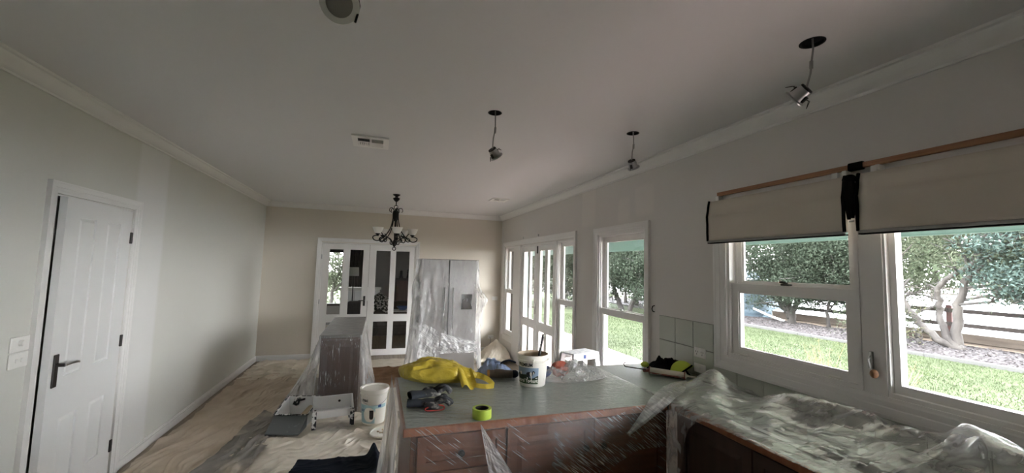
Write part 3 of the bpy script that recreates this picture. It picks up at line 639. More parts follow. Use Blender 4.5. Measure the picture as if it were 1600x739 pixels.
tree('verandah_tree', 'grey feathery tree with a dark V-shaped trunk seen through the tall sash window', (10.2, 15, -.17),
     [([(10.2, 15.0, -.2), (10.2, 15.48, .34), (10.2, 15.79, .89), (10.1, 16.2, 1.9), (10, 16.6, 3)], .13, .05), ([(10.2, 14.75, -.2), (10.2, 14.35, .44), (10.2, 14.0, 1.25), (10.1, 13.7, 2.4)], .12, .05), ([(10.2, 14.9, .3), (10.3, 15.1, 1.2), (10.3, 15.2, 2.4)], .07, .03)],
     'leaf_dark', nb=18, bl=1.2, per=60, rad=.45, size=.055, extra=blob(10.1, 15, .9, 4.4, 1.5, 2.4, 260))
k = 0
for (x, y, h, rr, lm, lb) in [(6.9, 19.5, 4.2, 1.6, 'leaf_olive', 'pale olive bush tree past the garden doors, nearest to the teal post'), (8.6, 17.6, 4.4, 1.5, 'leaf_dark', 'dark leafy tree past the garden doors, between the olive bush tree and the V-shaped trunk'),
                          (12.6, 17.5, 4.6, 1.7, 'leaf_olive', 'broad olive tree behind the V-shaped trunk'), (5.4, 25, 5, 2.2, 'leaf_yellow', 'yellow-green tree far down the garden path'), (10.4, 21.5, 5, 1.9, 'leaf_dark', 'dark leafy tree behind the V-shaped trunk, furthest of the lawn trees'),
                          (13.2, 14.6, 4.2, 1.3, 'leaf_olive', 'olive tree rising behind the water tank'), (15.8, 17.5, 5, 2.0, 'leaf_dark', 'dark tree crown behind the water tank roof')]:
    tree('garden_tree', lb, (x, y, -.17), [([(x, y, -.2), (x+.1, y+.1, .8), (x+.05, y-.1, 1.8), (x, y, h*.7)], .12, .05), ([(x, y, .3), (x+.4, y+.4, 1.2), (x+.7, y+.6, 2.2)], .07, .03)],
         lm, nb=10, bl=1.1, per=60, rad=.5, size=.07, extra=blob(x, y, .2, h, rr, rr, 320), group='trees round the lawn')
far_l = ['first', 'second']
i = 0
for y, x, h in [(9, 42, 8.5), (14, 38.5, 7.5), (19, 41, 8.5), (24, 38, 7.5), (29, 41, 9), (34, 37, 8), (40, 38, 9), (46, 34, 9), (47, 26, 8.5), (46, 18, 8), (45, 10, 9), (44, 3, 8)]:
    t = thing('distant_tree', 'distant bushy tree in the hazy row beyond the sand arena', 'tree', (x, y, .15), 'row of trees beyond the arena')
    MB().tube([(x, y, .1), (x+.1, y, 1.5), (x, y+.2, h*.6)], [.25, .2, .1], 6).build('trunk', 'bark', t)
    V, F = crown(blob(x, y, .3, h, 3.0, 3.6, 90), 60, 1.0, .24); c = rawmesh('crown', V, F, 'leaf_far', t); c['kind'] = 'stuff'; i += 1
# water tank
tk = thing('water_tank', 'blue-grey round rainwater tank with a domed top behind the garden bed', 'tank', (15.35, 13.3, -.2))
MB().lathe([(1.28, -.2)]+[(1.28+.012*math.sin(q*PI/2), -.2+1.55*q/24) for q in range(25)]+[(1.24, 1.42)], (15.35, 13.3, 0), 48).build('body', 'tank', tk, True)
MB().lathe([(1.24, 1.40), (1.1, 1.55), (.8, 1.72), (.45, 1.82), (0, 1.85)], (15.35, 13.3, 0), 48).build('roof', 'tank', tk, True)
lab(MB().tube([(15.35+1.2*math.cos(a), 13.3+1.2*math.sin(a), 1.47) for a in np.linspace(0, 2*PI, 33)], .035, 6).build('rim', 'alu', tk), 'pale rim band')
tag(MB().tube([(14.3, 12.2, .32), (14.35, 11.6, .12), (14.4, 11.0, -.03)], .04, 8).build('downpipe', 'plastic_white'), 'white pipe slanting from the water tank to the mulch', 'pipe')
# dry weeds near the window
def weed(name, label, x, y, h, n):
    t = thing(name, label, 'plant', (x, y, -.16)); m = MB(); V = []
    for _ in range(n):
        a = rng.uniform(0, 2*PI); L = h*rng.uniform(.5, 1); sp = rng.uniform(.05, .3)
        p = [(x, y, -.16), (x+math.cos(a)*sp*.4, y+math.sin(a)*sp*.4, -.16+L*.6), (x+math.cos(a)*sp, y+math.sin(a)*sp, -.16+L)]
        m.tube(p, [.004, .003, .0015], 4); V += [np.array(p[2]), np.array(p[1])*.4+np.array(p[2])*.6]
    m.build('stem', 'dry_stem', t, weld=False); v, f = crown(V, 6, .05, .014); c = rawmesh('leaf_tuft', v, f, 'leaf_yellow', t); c['kind'] = 'stuff'
weed('dry_shrub', 'wispy dry shrub outside the kitchen sash window', 5.6, 3.75, 1.0, 26)
weed('dry_shrub', 'wispy dry shrub outside the large fixed pane beside the mullion', 7.2, 3.75, .75, 14)
# verandah
vr = thing('verandah_roof', 'pale green verandah roof with exposed rafters outside the windows', 'verandah', (3.6, 6, 2.3))
MB().add([(2.601, -6, 2.60), (4.95, -6, 2.40), (4.95, 16, 2.40), (2.601, 16, 2.60), (2.601, -6, 2.64), (4.95, -6, 2.44), (4.95, 16, 2.44), (2.601, 16, 2.64)], [(0, 1, 2, 3), (7, 6, 5, 4), (0, 4, 5, 1), (1, 5, 6, 2), (2, 6, 7, 3), (3, 7, 4, 0)]).build('roof_sheet', 'soffit', vr)
for i in range(24):
    y = -5.5+.9*i; MB().add([(2.602, y-.022, 2.48), (4.58, y-.022, 2.30), (4.58, y+.022, 2.30), (2.602, y+.022, 2.48), (2.602, y-.022, 2.598), (4.58, y-.022, 2.425), (4.58, y+.022, 2.425), (2.602, y+.022, 2.598)], [(0, 1, 2, 3), (7, 6, 5, 4), (0, 4, 5, 1), (1, 5, 6, 2), (2, 6, 7, 3), (3, 7, 4, 0)]).build('rafter', 'soffit', vr)
MB().box(4.58, 4.64, -6, 16, 2.075, 2.40).build('fascia_beam', 'teal', vr)
for y in (12.2, -3.2): MB().box(4.55, 4.67, y-.075, y+.075, -.13, 2.08, .006).build('post', 'teal', vr)

# ------------------------------------------------------------------ room beyond the glazed doors
BY = 12.0
o = MB().box(-2.5, 3.0, YB+.1, BY+.1, -.12, 0).build('floor_lounge', 'floor_boards'); struct(o, 'timber floor of the lounge beyond the glazed doors', 'floor')
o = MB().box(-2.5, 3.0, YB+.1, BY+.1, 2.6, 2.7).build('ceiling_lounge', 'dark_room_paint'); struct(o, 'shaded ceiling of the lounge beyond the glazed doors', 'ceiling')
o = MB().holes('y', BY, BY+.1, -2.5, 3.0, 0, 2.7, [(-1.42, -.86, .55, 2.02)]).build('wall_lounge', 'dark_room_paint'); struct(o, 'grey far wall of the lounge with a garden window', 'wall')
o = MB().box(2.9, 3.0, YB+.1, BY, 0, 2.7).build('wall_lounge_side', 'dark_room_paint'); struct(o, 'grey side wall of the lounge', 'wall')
wl = thing('window_5', 'dark framed lounge window seen through the glazed doors', 'window', (-1.14, BY, .55), kind='structure')
MB().holes('y', BY-.02, BY+.08, -1.45, -.83, .52, 2.05, [(-1.38, -.93, .58, 1.98)]).box(-.97, -.945, BY, BY+.05, .58, 1.98).build('frame', 'dark_brown', wl); pane(wl, 'y', BY+.03, -1.38, -.93, .58, 1.98)
tree('lounge_garden_tree', 'leafy branchy tree outside the dark framed lounge window', (-1.6, 15.5, -.17), [([(-1.6, 15.5, -.2), (-1.5, 15.5, .8), (-1.35, 15.5, 1.5), (-1.5, 15.6, 2.4)], .07, .03), ([(-1.5, 15.5, .7), (-1.2, 15.4, 1.1), (-1.4, 15.4, 1.5)], .04, .02)], 'leaf_olive', nb=10, bl=.8, per=24, rad=.4, size=.06, extra=blob(-1.7, 16.6, -.1, 3.6, 1.9, .8, 260))
cu = MB(); X = np.linspace(-.82, -.42, 60); P = [[(x, BY-.06+.025*math.sin(x*90), z) for x in X] for z in (.05, 1.3, 2.3)]
tag(cu.grid(P).build('curtain', 'dark_brown', None, 'all'), 'dark brown lounge curtain behind the drum-shade lamp', 'curtain')
fl = thing('floor_lamp', 'standing lamp with a pale drum shade beyond the glazed doors', 'lamp', (-.585, 10.5, 0))
MB().lathe([(0, 0), (.14, 0), (.14, .02), (.02, .03), (.012, .05), (.012, 1.42)], (-.585, 10.5, 0), 20).build('pole', 'black_iron', fl, True)
MB().lathe([(.125, 1.39), (.115, 1.60)], (-.585, 10.5, 0), 28).lathe([(.122, 1.39), (.112, 1.60)], (-.585, 10.5, 0), 28).build('shade', 'plastic_white', fl, True)
sb = thing('sideboard', 'white panelled sideboard beyond the glazed doors', 'sideboard', (-.55, 11.2, 0))
MB().box(-.9, .05, 11.0, 11.45, 0, 1.03, .01).build('body', 'plastic_white', sb); MB().box(-.93, .08, 10.97, 11.46, 1.03, 1.07, .006).build('top', 'plastic_white', sb)
for i in range(3): MB().box(-.88+.31*i, -.59+.31*i, 10.985, 11.0, .1, .98, .008).build('door', 'gloss_white', sb)
so = thing('sofa', 'dark sofa with its back towards the glazed doors', 'sofa', (.1, 9.6, 0))
MB().box(-.62, 1.2, 9.3, 10.1, .12, .45, .05).build('seat', 'dark_brown', so); MB().box(-.62, 1.2, 9.25, 9.45, .3, .88, .06).build('backrest', 'dark_brown', so)
for x in (-.72, 1.12): MB().box(x, x+.2, 9.27, 10.1, .12, .66, .06).build('armrest', 'dark_brown', so)
for x in (-.6, 1.1):
    for y in (9.35, 10.0): MB().box(x, x+.06, y, y+.06, 0, .12).build('leg', 'black', so)
u = np.linspace(0, 1, 24); U, Vv = np.meshgrid(u, u, indexing='ij')
P = np.stack([-.10+.36*U+.02*fbm(U*4, Vv*4), 9.23-.0+.26*sm(.45, .55, Vv)-.04*ridge(U*5, Vv*3), np.where(Vv < .5, .62+.34*Vv*2, .96-.02*(Vv-.5))+.10*np.exp(-((U-.4)/.3)**2)], -1)
mat('throw', 'd9d9d4', .9, var=(26, '26302b', .48, .52)); tag(MB().grid(P).build('throw_blanket', 'throw', None, 'all'), 'patterned pale and dark throw over the lounge sofa back', 'throw')
ca = thing('lounge_cabinet', 'dark wooden cabinet with two figures on top beyond the glazed doors', 'cabinet', (.75, 10.9, 0))
MB().box(.42, 1.3, 10.7, 11.1, 0, 1.34, .01).build('body', 'dark_brown', ca)
for x in (.45, .88): MB().box(x, x+.38, 10.685, 10.7, .1, 1.28, .006).build('door', 'wood_dark', ca)
for x, hh, lb in ((.56, .18, 'small dark figure on the lounge cabinet, the shorter one'), (.74, .23, 'small dark figure on the lounge cabinet, the taller one')):
    f = thing('figurine', lb, 'ornament', (x, 10.85, 1.34), 'figures on the lounge cabinet'); MB().lathe([(0, 0), (.05, 0), (.045, .04), (.028, hh*.55), (.045, hh*.7), (.02, hh*.78)], (x, 10.85, 1.34), 14).build('body', 'black', f, True); MB().sphere((x, 10.85, 1.34+hh*.9), .036).build('head', 'black', f, True)
gt = thing('glass_table', 'pale glass-topped table beyond the glazed doors', 'table', (.7, 9.0, 0))
MB().box(.28, 1.15, 8.75, 9.15, .70, .72, .004).build('top', 'gloss_white', gt)
for x in (.32, 1.08):
    for y in (8.8, 9.08): MB().tube([(x, y, 0), (x, y, .70)], .018).build('leg', 'chrome', gt)
tag(MB().lathe([(.0, .72), (.06, .72), (.13, .80), (.125, .80), (.055, .73), (0, .73)], (.52, 8.95, 0), 24).build('blue_bowl', 'label_blue', None, True), 'bright blue bowl on the glass-topped table', 'bowl')

# ------------------------------------------------------------------ ceiling fittings
def hung_light(label, x, y, dz, tilt, az, cab, r=.034, group='stripped downlights hanging on their cables'):
    t = thing('hanging_downlight', label, 'downlight', (x, y, ZC), group)
    zt = ZC-dz
    M = Matrix.Translation((x+cab[0], y+cab[1], zt)) @ Matrix.Rotation(math.radians(az), 4, 'Z') @ Matrix.Rotation(math.radians(tilt), 4, 'Y')
    lab(MB().tube([(x, y, ZC+.06), (x+.004, y, ZC-.03), (x+cab[0]*.5+.012, y+cab[1]*.5, ZC-dz*.45), (x+cab[0]*.7+.002, y, ZC-dz*.7), tuple(M @ Vector((0, 0, -.004)))], .0042, 8).build('cable', 'plastic_grey', t, True), 'grey flex')
    lab(MB().tube([(x+cab[0]*.5+.012, y+cab[1]*.5, ZC-dz*.40), (x+cab[0]*.5+.010, y+cab[1]*.5, ZC-dz*.56)], .0075, 8).build('connector', 'plastic_grey', t, True), 'pale cable joiner')
    MB().lathe([(r*.80, 0), (r*.82, -.004), (r*.9, -.035), (r*1.0, -.052), (r*1.32, -.056), (r*1.34, -.061), (r*1.1, -.062), (r*.95, -.05), (0, -.048)], (0, 0, 0), 28, 0, M).build('housing', 'steel', t, True)
    lab(MB().lathe([(0, .004), (r*.78, .004), (r*.82, -.002), (r*.8, -.01), (0, -.01)], (0, 0, 0), 24, 0, M).build('heat_sink', 'black', t, True), 'black back cap')
    for sgn in (-1, 1):
        c = MB().box(sgn*r*.95-.006, sgn*r*.95+.006, -.008, .008, -.05, -.02, .002, M).tube([tuple(M @ Vector(p)) for p in ((sgn*r*.98, 0, -.03), (sgn*r*1.5, 0, -.028), (sgn*r*2.1, 0, -.052))], .0016, 5).tube([tuple(M @ Vector(p)) for p in ((sgn*r*.98, .008, -.03), (sgn*r*1.5, .008, -.026), (sgn*r*2.1, 0, -.052))], .0016, 5)
        lab(c.build('spring_clip', 'dark_metal', t), 'dark spring clip')
    rr = next(h[2] for h in HOLES if abs(h[0]-x) < .01 and abs(h[1]-y) < .01)
    lab(MB().lathe([(rr-.001, .0), (rr+.004, -.0015), (rr+.004, -.003), (rr-.003, -.003), (rr-.003, .012), (rr-.001, .012)], (x, y, ZC), 28).build('cut_out_edge', 'black', t), 'dark rim of the ceiling cut-out')
    return t
hung_light('small silver downlight hanging from the middle ceiling cut-out, its lamp tilted right', .691, 2.523, .255, 46, -152, (-.012, 0))
hung_light('small silver downlight hanging nearest the cornice over the tall sash window', 1.776, 2.511, .215, 38, -150, (-.012, 0))
hung_light('largest silver downlight hanging above the roman blinds, clips splayed out', 1.789, 1.201, .215, 58, -76, (-.03, .01), .036)
# flat LED downlight dangling in front of the camera
M = Matrix.Translation((-.175, 1.43, 2.585)) @ Matrix.Rotation(math.radians(8), 4, 'Y') @ Matrix.Rotation(math.radians(-58), 4, 'X')
t = thing('panel_downlight', 'round white downlight with a grey diffuser dangling at the top edge', 'downlight', (-.175, 1.43, 2.585))
MB().lathe([(.044, -.001), (.064, 0), (.066, .004), (.062, .010), (.05, .012), (.048, .024), (0, .024)], (0, 0, 0), 40, 0, M).build('bezel', 'plastic_white', t, True)
lab(MB().lathe([(0, 0.002), (.0445, .0015), (.0445, .006), (0, .006)], (0, 0, 0), 36, 0, M).build('diffuser', 'diffuser', t, True), 'grey unlit diffuser')
lab(MB().tube([(-.12, 1.45, 2.64), (-.112, 1.445, 2.60), (-.116, 1.44, 2.565), (-.122, 1.44, 2.535)], .004, 6).build('spring_clip', 'dark_metal', t), 'dark spring clip')
lab(MB().tube([tuple(M @ Vector((0, 0, .02))), (-.175, 1.50, 2.64), (-.175, 1.50, ZC+.001)], .004, 6).build('cable', 'plastic_grey', t), 'grey flex')

def vent(label, x0, x1, y0, y1):
    t = thing('ceiling_vent', label, 'vent', ((x0+x1)/2, (y0+y1)/2, ZC), 'air vents in the ceiling')
    xm, ym = (x0+x1)/2, (y0+y1)/2; bx, by = .045, .05
    cells = [(x0+bx, xm-.008, y0+by, ym-.006), (xm+.008, x1-bx, y0+by, ym-.006), (x0+bx, xm-.008, ym+.006, y1-by), (xm+.008, x1-bx, ym+.006, y1-by)]
    fr = MB().holes('y', 0, .012, x0, x1, y0, y1, cells)
    fr.v = [(p[0], p[2], ZC-.001-p[1]) for p in fr.v]; fr.build('frame', 'plastic_white', t)
    lab(MB().box(x0+.02, x1-.02, y0+.02, y1-.02, ZC-.0012, ZC-.0004).build('duct_opening', 'black', t), 'dark duct opening')
    for k, (a, b, c, d) in enumerate(cells):
        n = 6 if k == 2 else 3
        for i in range(n):
            if k == 2:
                q = a+(b-a)*(i+.5)/n; m = MB().box(q-.0045, q+.0045, c, d, ZC-.012, ZC-.003, 0, rotM('Y', 20, (q, 0, ZC-.007)))
            else:
                q = c+(d-c)*(i+.5)/n; m = MB().box(a, b, q-.012, q+.012, ZC-.0085, ZC-.0065, 0, rotM('X', {0: 32, 1: 55, 3: -12}[k], (0, q, ZC-.0075)))
            m.build('slat', 'plastic_white' if k != 0 else 'plastic_grey', t)
    return t
vent('square white ceiling vent with four slatted quarters, the nearer and larger one', -.266, .026, 3.38, 3.69)
vent('small white ceiling vent near the garden doors', 1.575, 1.835, 5.70, 5.98)

# chandelier
cx, cy = .195, 6.118
ch = thing('chandelier', 'black wrought-iron chandelier with five white bowl shades before the glazed doors', 'chandelier', (cx, cy, ZC))
MB().lathe([(0, ZC), (.055, ZC), (.05, ZC-.012), (.02, ZC-.03), (.022, ZC-.045), (.05, ZC-.055), (.046, ZC-.075), (.026, ZC-.10), (.008, ZC-.112), (.006, 2.56), (0, 2.56)], (cx, cy, 0), 24).build('ceiling_rose', 'black_iron', ch, True)
m = MB().tube([(cx+.026*math.cos(a), cy, 2.545+.028*math.sin(a)) for a in np.linspace(0, 2*PI, 21)], .005, 6)
m.lathe([(.012, 2.52), (.016, 2.50), (.012, 2.485)], (cx, cy, 0), 12); m.build('hanging_ring', 'black_iron', ch, True)
MB().lathe([(0, 2.49), (.04, 2.485), (.046, 2.45), (.044, 2.38), (.03, 2.345), (.012, 2.33), (.010, 2.06), (.02, 2.04), (.03, 2.00), (.02, 1.965), (.006, 1.95), (0, 1.95)], (cx, cy, 0), 20).build('stem', 'black_iron', ch, True)
MB().tube([(cx+.022*math.cos(a), cy, 1.925+.024*math.sin(a)) for a in np.linspace(0, 2*PI, 21)], .006, 6).build('finial', 'black_iron', ch, True)
def spline(P, k=6):
    P = np.array(P, float); out = []
    for i in range(len(P)-1):
        a, b, c, d = P[max(i-1, 0)], P[i], P[i+1], P[min(i+2, len(P)-1)]
        for f in np.arange(k)/k: out.append(.5*((2*b)+(-a+c)*f+(2*a-5*b+4*c-d)*f*f+(-a+3*b-3*c+d)*f**3))
    out.append(P[-1]); return np.array(out)
def arm_meshes(az):
    ca, sa = math.cos(az), math.sin(az); R3 = lambda P, o=0: [(cx+r*ca-o*sa, cy+r*sa+o*ca, z) for r, z in P]
    a = MB()
    a.tube(R3(spline([(.036, 2.43), (.045, 2.34), (.065, 2.25), (.10, 2.17), (.15, 2.105), (.20, 2.06), (.26, 2.03), (.315, 2.045), (.325, 2.085), (.28, 2.105), (.26, 2.105)])), .0075, 7)
    a.tube(R3(spline([(.028, 2.0), (.055, 2.045), (.11, 2.085), (.18, 2.09), (.225, 2.06), (.20, 2.03), (.165, 2.05), (.17, 2.10), (.21, 2.15), (.25, 2.12)])), .0065, 7)
    a.tube(R3(spline([(.03, 2.49), (.05, 2.525), (.085, 2.525), (.10, 2.49), (.085, 2.465)]), .0), .0055, 6)
    a.tube(R3(spline([(.03, 2.0), (.055, 1.985), (.07, 2.01), (.06, 2.04)]), .0), .006, 6)
    am = a.build('arm', 'black_iron', ch, 'all', weld=False)
    MB().lathe([(0, 2.095), (.022, 2.10), (.012, 2.112), (.03, 2.122), (.034, 2.134), (0, 2.134)], (cx+.258*ca, cy+.258*sa, 0), 16).build('cup', 'black_iron', am, True)
    MB().lathe([(.018, 2.128), (.04, 2.14), (.056, 2.165), (.064, 2.19), (.078, 2.222), (.075, 2.222), (.061, 2.19), (.053, 2.166), (.036, 2.143), (0, 2.134)], (cx+.258*ca, cy+.258*sa, 0), 24).build('shade', 'opal', am, True)
for k in range(5): arm_meshes(math.radians(-85+72*k))

# ------------------------------------------------------------------ wall plates
def plate(name, label, ax, a, sgn, u, z, wd, ht, kind, group='wall switch plates', cat='switch'):
    P = (lambda d, uu, zz: (a+sgn*d, uu, zz)) if ax == 'x' else (lambda d, uu, zz: (uu, a+sgn*d, zz))
    t = thing(name, label, cat, P(0, u, z), group)
    def bx(d0, d1, u0, u1, z0, z1, b=.002):
        p, q = P(d0, u0, z0), P(d1, u1, z1); return MB().box(p[0], q[0], p[1], q[1], p[2], q[2], b)
    bx(.0005, .010, u-wd/2, u+wd/2, z-ht/2, z+ht/2, .003).build('plate', 'plastic_white', t)
    if kind == 'gpo':
        for du in (-wd*.24, wd*.24):
            m = MB()
            for (e, f, an) in ((-.009, .006, 25), (.009, .006, -25), (0, -.012, 0)):
                p, q = P(.0095, u+du+e-.0015, z+f-.006), P(.0112, u+du+e+.0015, z+f+.006); m.box(p[0], q[0], p[1], q[1], p[2], q[2])
            m.build('socket_slots', 'black', t); bx(.010, .015, u+du*1.0-.006, u+du+.006, z+ht*.26, z+ht*.40).build('rocker', 'plastic_white', t)
    elif kind == 'dimmer':
        p = P(.010, u, z+.004); q = P(.026, u, z+.004); MB().tube([p, q], [.019, .016], 18).build('dimmer_knob', 'plastic_white', t, True)
    else:
        for du in ((-.018, .018) if kind == 'two' else (0,)): bx(.010, .016, u+du-.007, u+du+.007, z-.011, z+.011).build('rocker', 'plastic_white', t)
plate('switch_plate', 'white dimmer plate beside the door, upper of two', 'x', XL, 1, 3.045, 1.192, .125, .084, 'dimmer')
plate('switch_plate', 'white two-rocker switch plate beside the door, below the dimmer', 'x', XL, 1, 3.045, 1.100, .125, .084, 'two')
plate('switch_plate', 'small white switch plate on the beige wall above the corner socket', 'y', YB, -1, 2.265, 1.06, .115, .075, 'two')
plate('power_outlet', 'white power outlet low in the far corner with a cord plugged in', 'y', YB, -1, 2.20, .29, .115, .075, 'gpo', 'power outlets', 'outlet')
plate('power_outlet', 'white double power outlet on the splashback tiles above the black jacket', 'x', XR-.008, -1, 2.49, 1.08, .115, .075, 'gpo', 'power outlets', 'outlet')
plate('switch_plate', 'white blank plate on the splashback tiles directly below the double outlet', 'x', XR-.008, -1, 2.49, .962, .115, .066, 'one')
tag(MB().tube([(2.185, YB-.012, .285), (2.185, YB-.04, .28), (2.19, YB-.05, .22), (2.15, YB-.06, .10), (2.10, YB-.12, .02)], .006, 6).build('grey_cable', 'plastic_grey', None, True), 'grey cord hanging from the corner power outlet', 'cord')
hk = MB().tube([(XR-.001, 3.034, 1.385), (XR-.022, 3.034, 1.38), (XR-.03, 3.034, 1.355), (XR-.02, 3.034, 1.335), (XR-.001, 3.034, 1.33)], .005, 6); tag(hk.build('wall_hook', 'black_iron'), 'small dark hook beside the tall sash window', 'hook')
for y_, lb in ((6.55, 'small white bracket above the garden doors, nearer the far corner'), (5.85, 'small white bracket above the middle of the garden doors')):
    tag(MB().box(XR-.02, XR-.0005, y_-.02, y_+.02, 2.195, 2.235, .004).build('wall_bracket', 'trim_white'), lb, 'bracket')

# ------------------------------------------------------------------ blinds
rl = thing('blind_rail', 'thin timber batten above the roman blinds, black taped in the middle', 'rail', (XR, 1, 2.275))
MB().box(XR-.022, XR-.0005, -.6, 2.30, 2.262, 2.290, .003).build('batten', 'timber', rl)
lab(MB().box(XR-.026, XR-.0004, 1.355, 1.425, 2.255, 2.297, .004).build('tape_wrap', 'black_cloth', rl), 'black tape wrapping')
for yy in (2.27, 1.43, 1.28): lab(MB().box(XR-.05, XR-.001, yy-.012, yy+.012, 2.225, 2.258, .005).build('bracket', 'plastic_white', rl), 'small white bracket')
def blind(label, y0, y1):
    t = thing('roman_blind', label, 'blind', (2.31, (y0+y1)/2, 1.92), 'roman blinds over the kitchen window')
    prof = [(2.335, 2.225), (2.322, 2.222), (2.312, 2.19), (2.308, 2.150), (2.303, 2.118), (2.296, 2.107), (2.299, 2.095), (2.301, 2.05), (2.299, 1.99), (2.301, 1.945), (2.303, 1.928)]
    back = [(2.325, 1.926), (2.331, 2.0), (2.335, 2.1)]
    ys = np.linspace(y0, y1, 40); P = []
    for y in ys:
        e = .004*math.sin(y*9)+.003*math.sin(y*23+1); P.append([(x+e*(.3 if z > 2.2 else 1)-(.004*math.sin(y*14+z*30) if z < 2.09 else 0), y, z+.003*math.sin(y*7)*(z < 2.15)) for x, z in prof]+[(x, y, z) for x, z in back])
    m = MB().grid(P, True); k = len(P[0]); m.f.append(tuple(range(k))); m.f.append(tuple(range(39*k, 40*k))); m.mi += [0, 0]
    m.build('fabric', 'blind', t, 'all', weld=False)
    for y in (y0, y1): lab(MB().tube([(2.318, y, 2.225), (2.309, y, 2.19), (2.303, y, 2.15), (2.294, y, 2.107), (2.297, y, 2.05), (2.296, y, 1.99), (2.299, y, 1.926)], .008, 6).build('edge_binding', 'black_cloth', t), 'black edge binding')
    lab(MB().box(2.294, 2.312, y0, y1, 1.914, 1.930, .003).build('hem_bar', 'plastic_grey', t), 'grey hem bar')
    lab(MB().box(2.298, 2.330, y0, y1, 1.908, 1.914).build('hem_binding', 'black_cloth', t), 'black hem binding')
    for yy in (y0+.06, y1-.06): MB().box(2.33, 2.352, yy-.015, yy+.015, 2.21, 2.255, .003).build('hanger', 'plastic_white', t)
blind('cream roman blind with black edging over the sash half of the kitchen window', 1.415, 2.33)
blind('wider cream roman blind with black edging over the large fixed pane', -.55, 1.352)
bc = thing('black_sash_cloth', 'bundled black cloth ties hanging between the two roman blinds', 'cloth', (2.32, 1.385, 2.2))
MB().tube([(2.31, 1.40, 2.20), (2.30, 1.395, 2.15), (2.31, 1.40, 2.07), (2.31, 1.398, 1.99)], [.018, .02, .016, .008], 8).tube([(2.31, 1.385, 2.20), (2.298, 1.372, 2.15), (2.305, 1.375, 2.06), (2.31, 1.38, 1.995)], [.016, .018, .014, .007], 8).build('tails', 'black_cloth', bc, True)
MB().sphere((2.306, 1.388, 2.20), (.02, .034, .026), 12).build('knot', 'black_cloth', bc, True)
lab(MB().box(2.309, 2.313, 1.375, 1.398, 1.975, 1.985).build('end_clip', 'chrome', bc), 'small shiny clip')

# ------------------------------------------------------------------ kitchen bench
def panel_door(parent, ax, a, sgn, u0, u1, z0, z1, m='wood_cab', name='door', fr=.055, knob=None):
    """raised-panel front; a = carcass face, sgn = outward"""
    f = MB(); lo, hi = sorted((a+sgn*.001, a+sgn*.019)); h = (u0+fr, u1-fr, z0+fr, z1-fr)
    f.holes(ax, lo, hi, u0, u1, z0, z1, [h]); o = f.build(name, m, parent)
    P = (lambda d, u, z: (a+sgn*d, u, z)) if ax == 'x' else (lambda d, u, z: (u, a+sgn*d, z))
    e = .028; q = [P(.009, h[0], h[2]), P(.009, h[1], h[2]), P(.009, h[1], h[3]), P(.009, h[0], h[3])]; r_ = [P(.017, h[0]+e, h[2]+e), P(.017, h[1]-e, h[2]+e), P(.017, h[1]-e, h[3]-e), P(.017, h[0]+e, h[3]-e)]
    MB().add(q+r_, [(0, 1, 5, 4), (1, 2, 6, 5), (2, 3, 7, 6), (3, 0, 4, 7), (4, 5, 6, 7)]).build('panel', m, o)
    if knob:
        k = MB().tube([P(.016, *knob), P(.026, *knob), P(.034, *knob), P(.044, *knob), P(.048, *knob)], [.007, .007, .017, .017, .008], 14); lab(k.build('knob', 'dark_metal', o, True), 'dark round knob')
    return o
ZT = .90
pb = thing('island_cabinet', 'red-brown timber island bench cabinet with raised panels under clear film', 'cabinet', (.95, 2.5, 0))
MB().box(.215, 1.72, 2.085, 2.94, .0, ZT-.041).build('carcass', 'wood_cab', pb)
MB().box(.190, .215, 2.083, 2.94, 0, ZT-.041, .002).build('end_panel', 'wood_cab', pb)
panel_door(pb, 'y', 2.085, -1, .222, .676, .675, .845, name='drawer', fr=.045, knob=(.44, .755))
panel_door(pb, 'y', 2.085, -1, .222, .676, .10, .668, knob=(.63, .60))
panel_door(pb, 'y', 2.085, -1, .690, 1.205, .10, .845, knob=(1.15, .70)); panel_door(pb, 'y', 2.085, -1, 1.212, 1.70, .10, .845, knob=(1.26, .70))
it = thing('island_worktop', 'grey-green laminate worktop of the island with a timber edge', 'worktop', (.95, 2.5, ZT))
MB().box(.163, 2.370, 2.060, 2.970, ZT-.038, ZT).build('slab', 'worktop', it)
MB().box(.155, 1.73, 2.046, 2.060, ZT-.042, ZT-.0005, .004).build('front_edge', 'wood_edge', it); MB().box(.149, .163, 2.046, 2.972, ZT-.042, ZT-.0005, .004).build('end_edge', 'wood_edge', it)
sbn = thing('window_bench_cabinet', 'dark timber base cabinets under the kitchen window', 'cabinet', (2.05, .4, 0))
MB().box(1.768, 2.372, -2.6, 2.045, 0, .70).box(1.768, 1.80, -2.6, 2.045, .70, ZT-.041).box(2.34, 2.372, -2.6, 2.045, .70, ZT-.041).build('carcass', 'wood_dark', sbn)
for i in range(6): panel_door(sbn, 'x', 1.768, -1, 1.52-.5*i, 2.01-.5*i, .10, .845, 'wood_dark')
wt = thing('window_worktop', 'grey-green worktop run under the kitchen window with a timber edge', 'worktop', (2.05, .4, ZT))
MB().box(1.744, 2.370, -2.6, .80, ZT-.038, ZT).box(1.744, 2.370, 1.62, 2.058, ZT-.038, ZT).box(1.744, 1.87, .80, 1.62, ZT-.038, ZT).box(2.27, 2.370, .80, 1.62, ZT-.038, ZT).build('slab', 'worktop', wt); MB().box(1.730, 1.744, -2.6, 2.046, ZT-.042, ZT-.0005, .004).build('front_edge', 'wood_edge', wt)
sk = thing('kitchen_sink', 'double-bowl steel sink under the film below the window', 'sink', (2.07, 1.21, ZT))
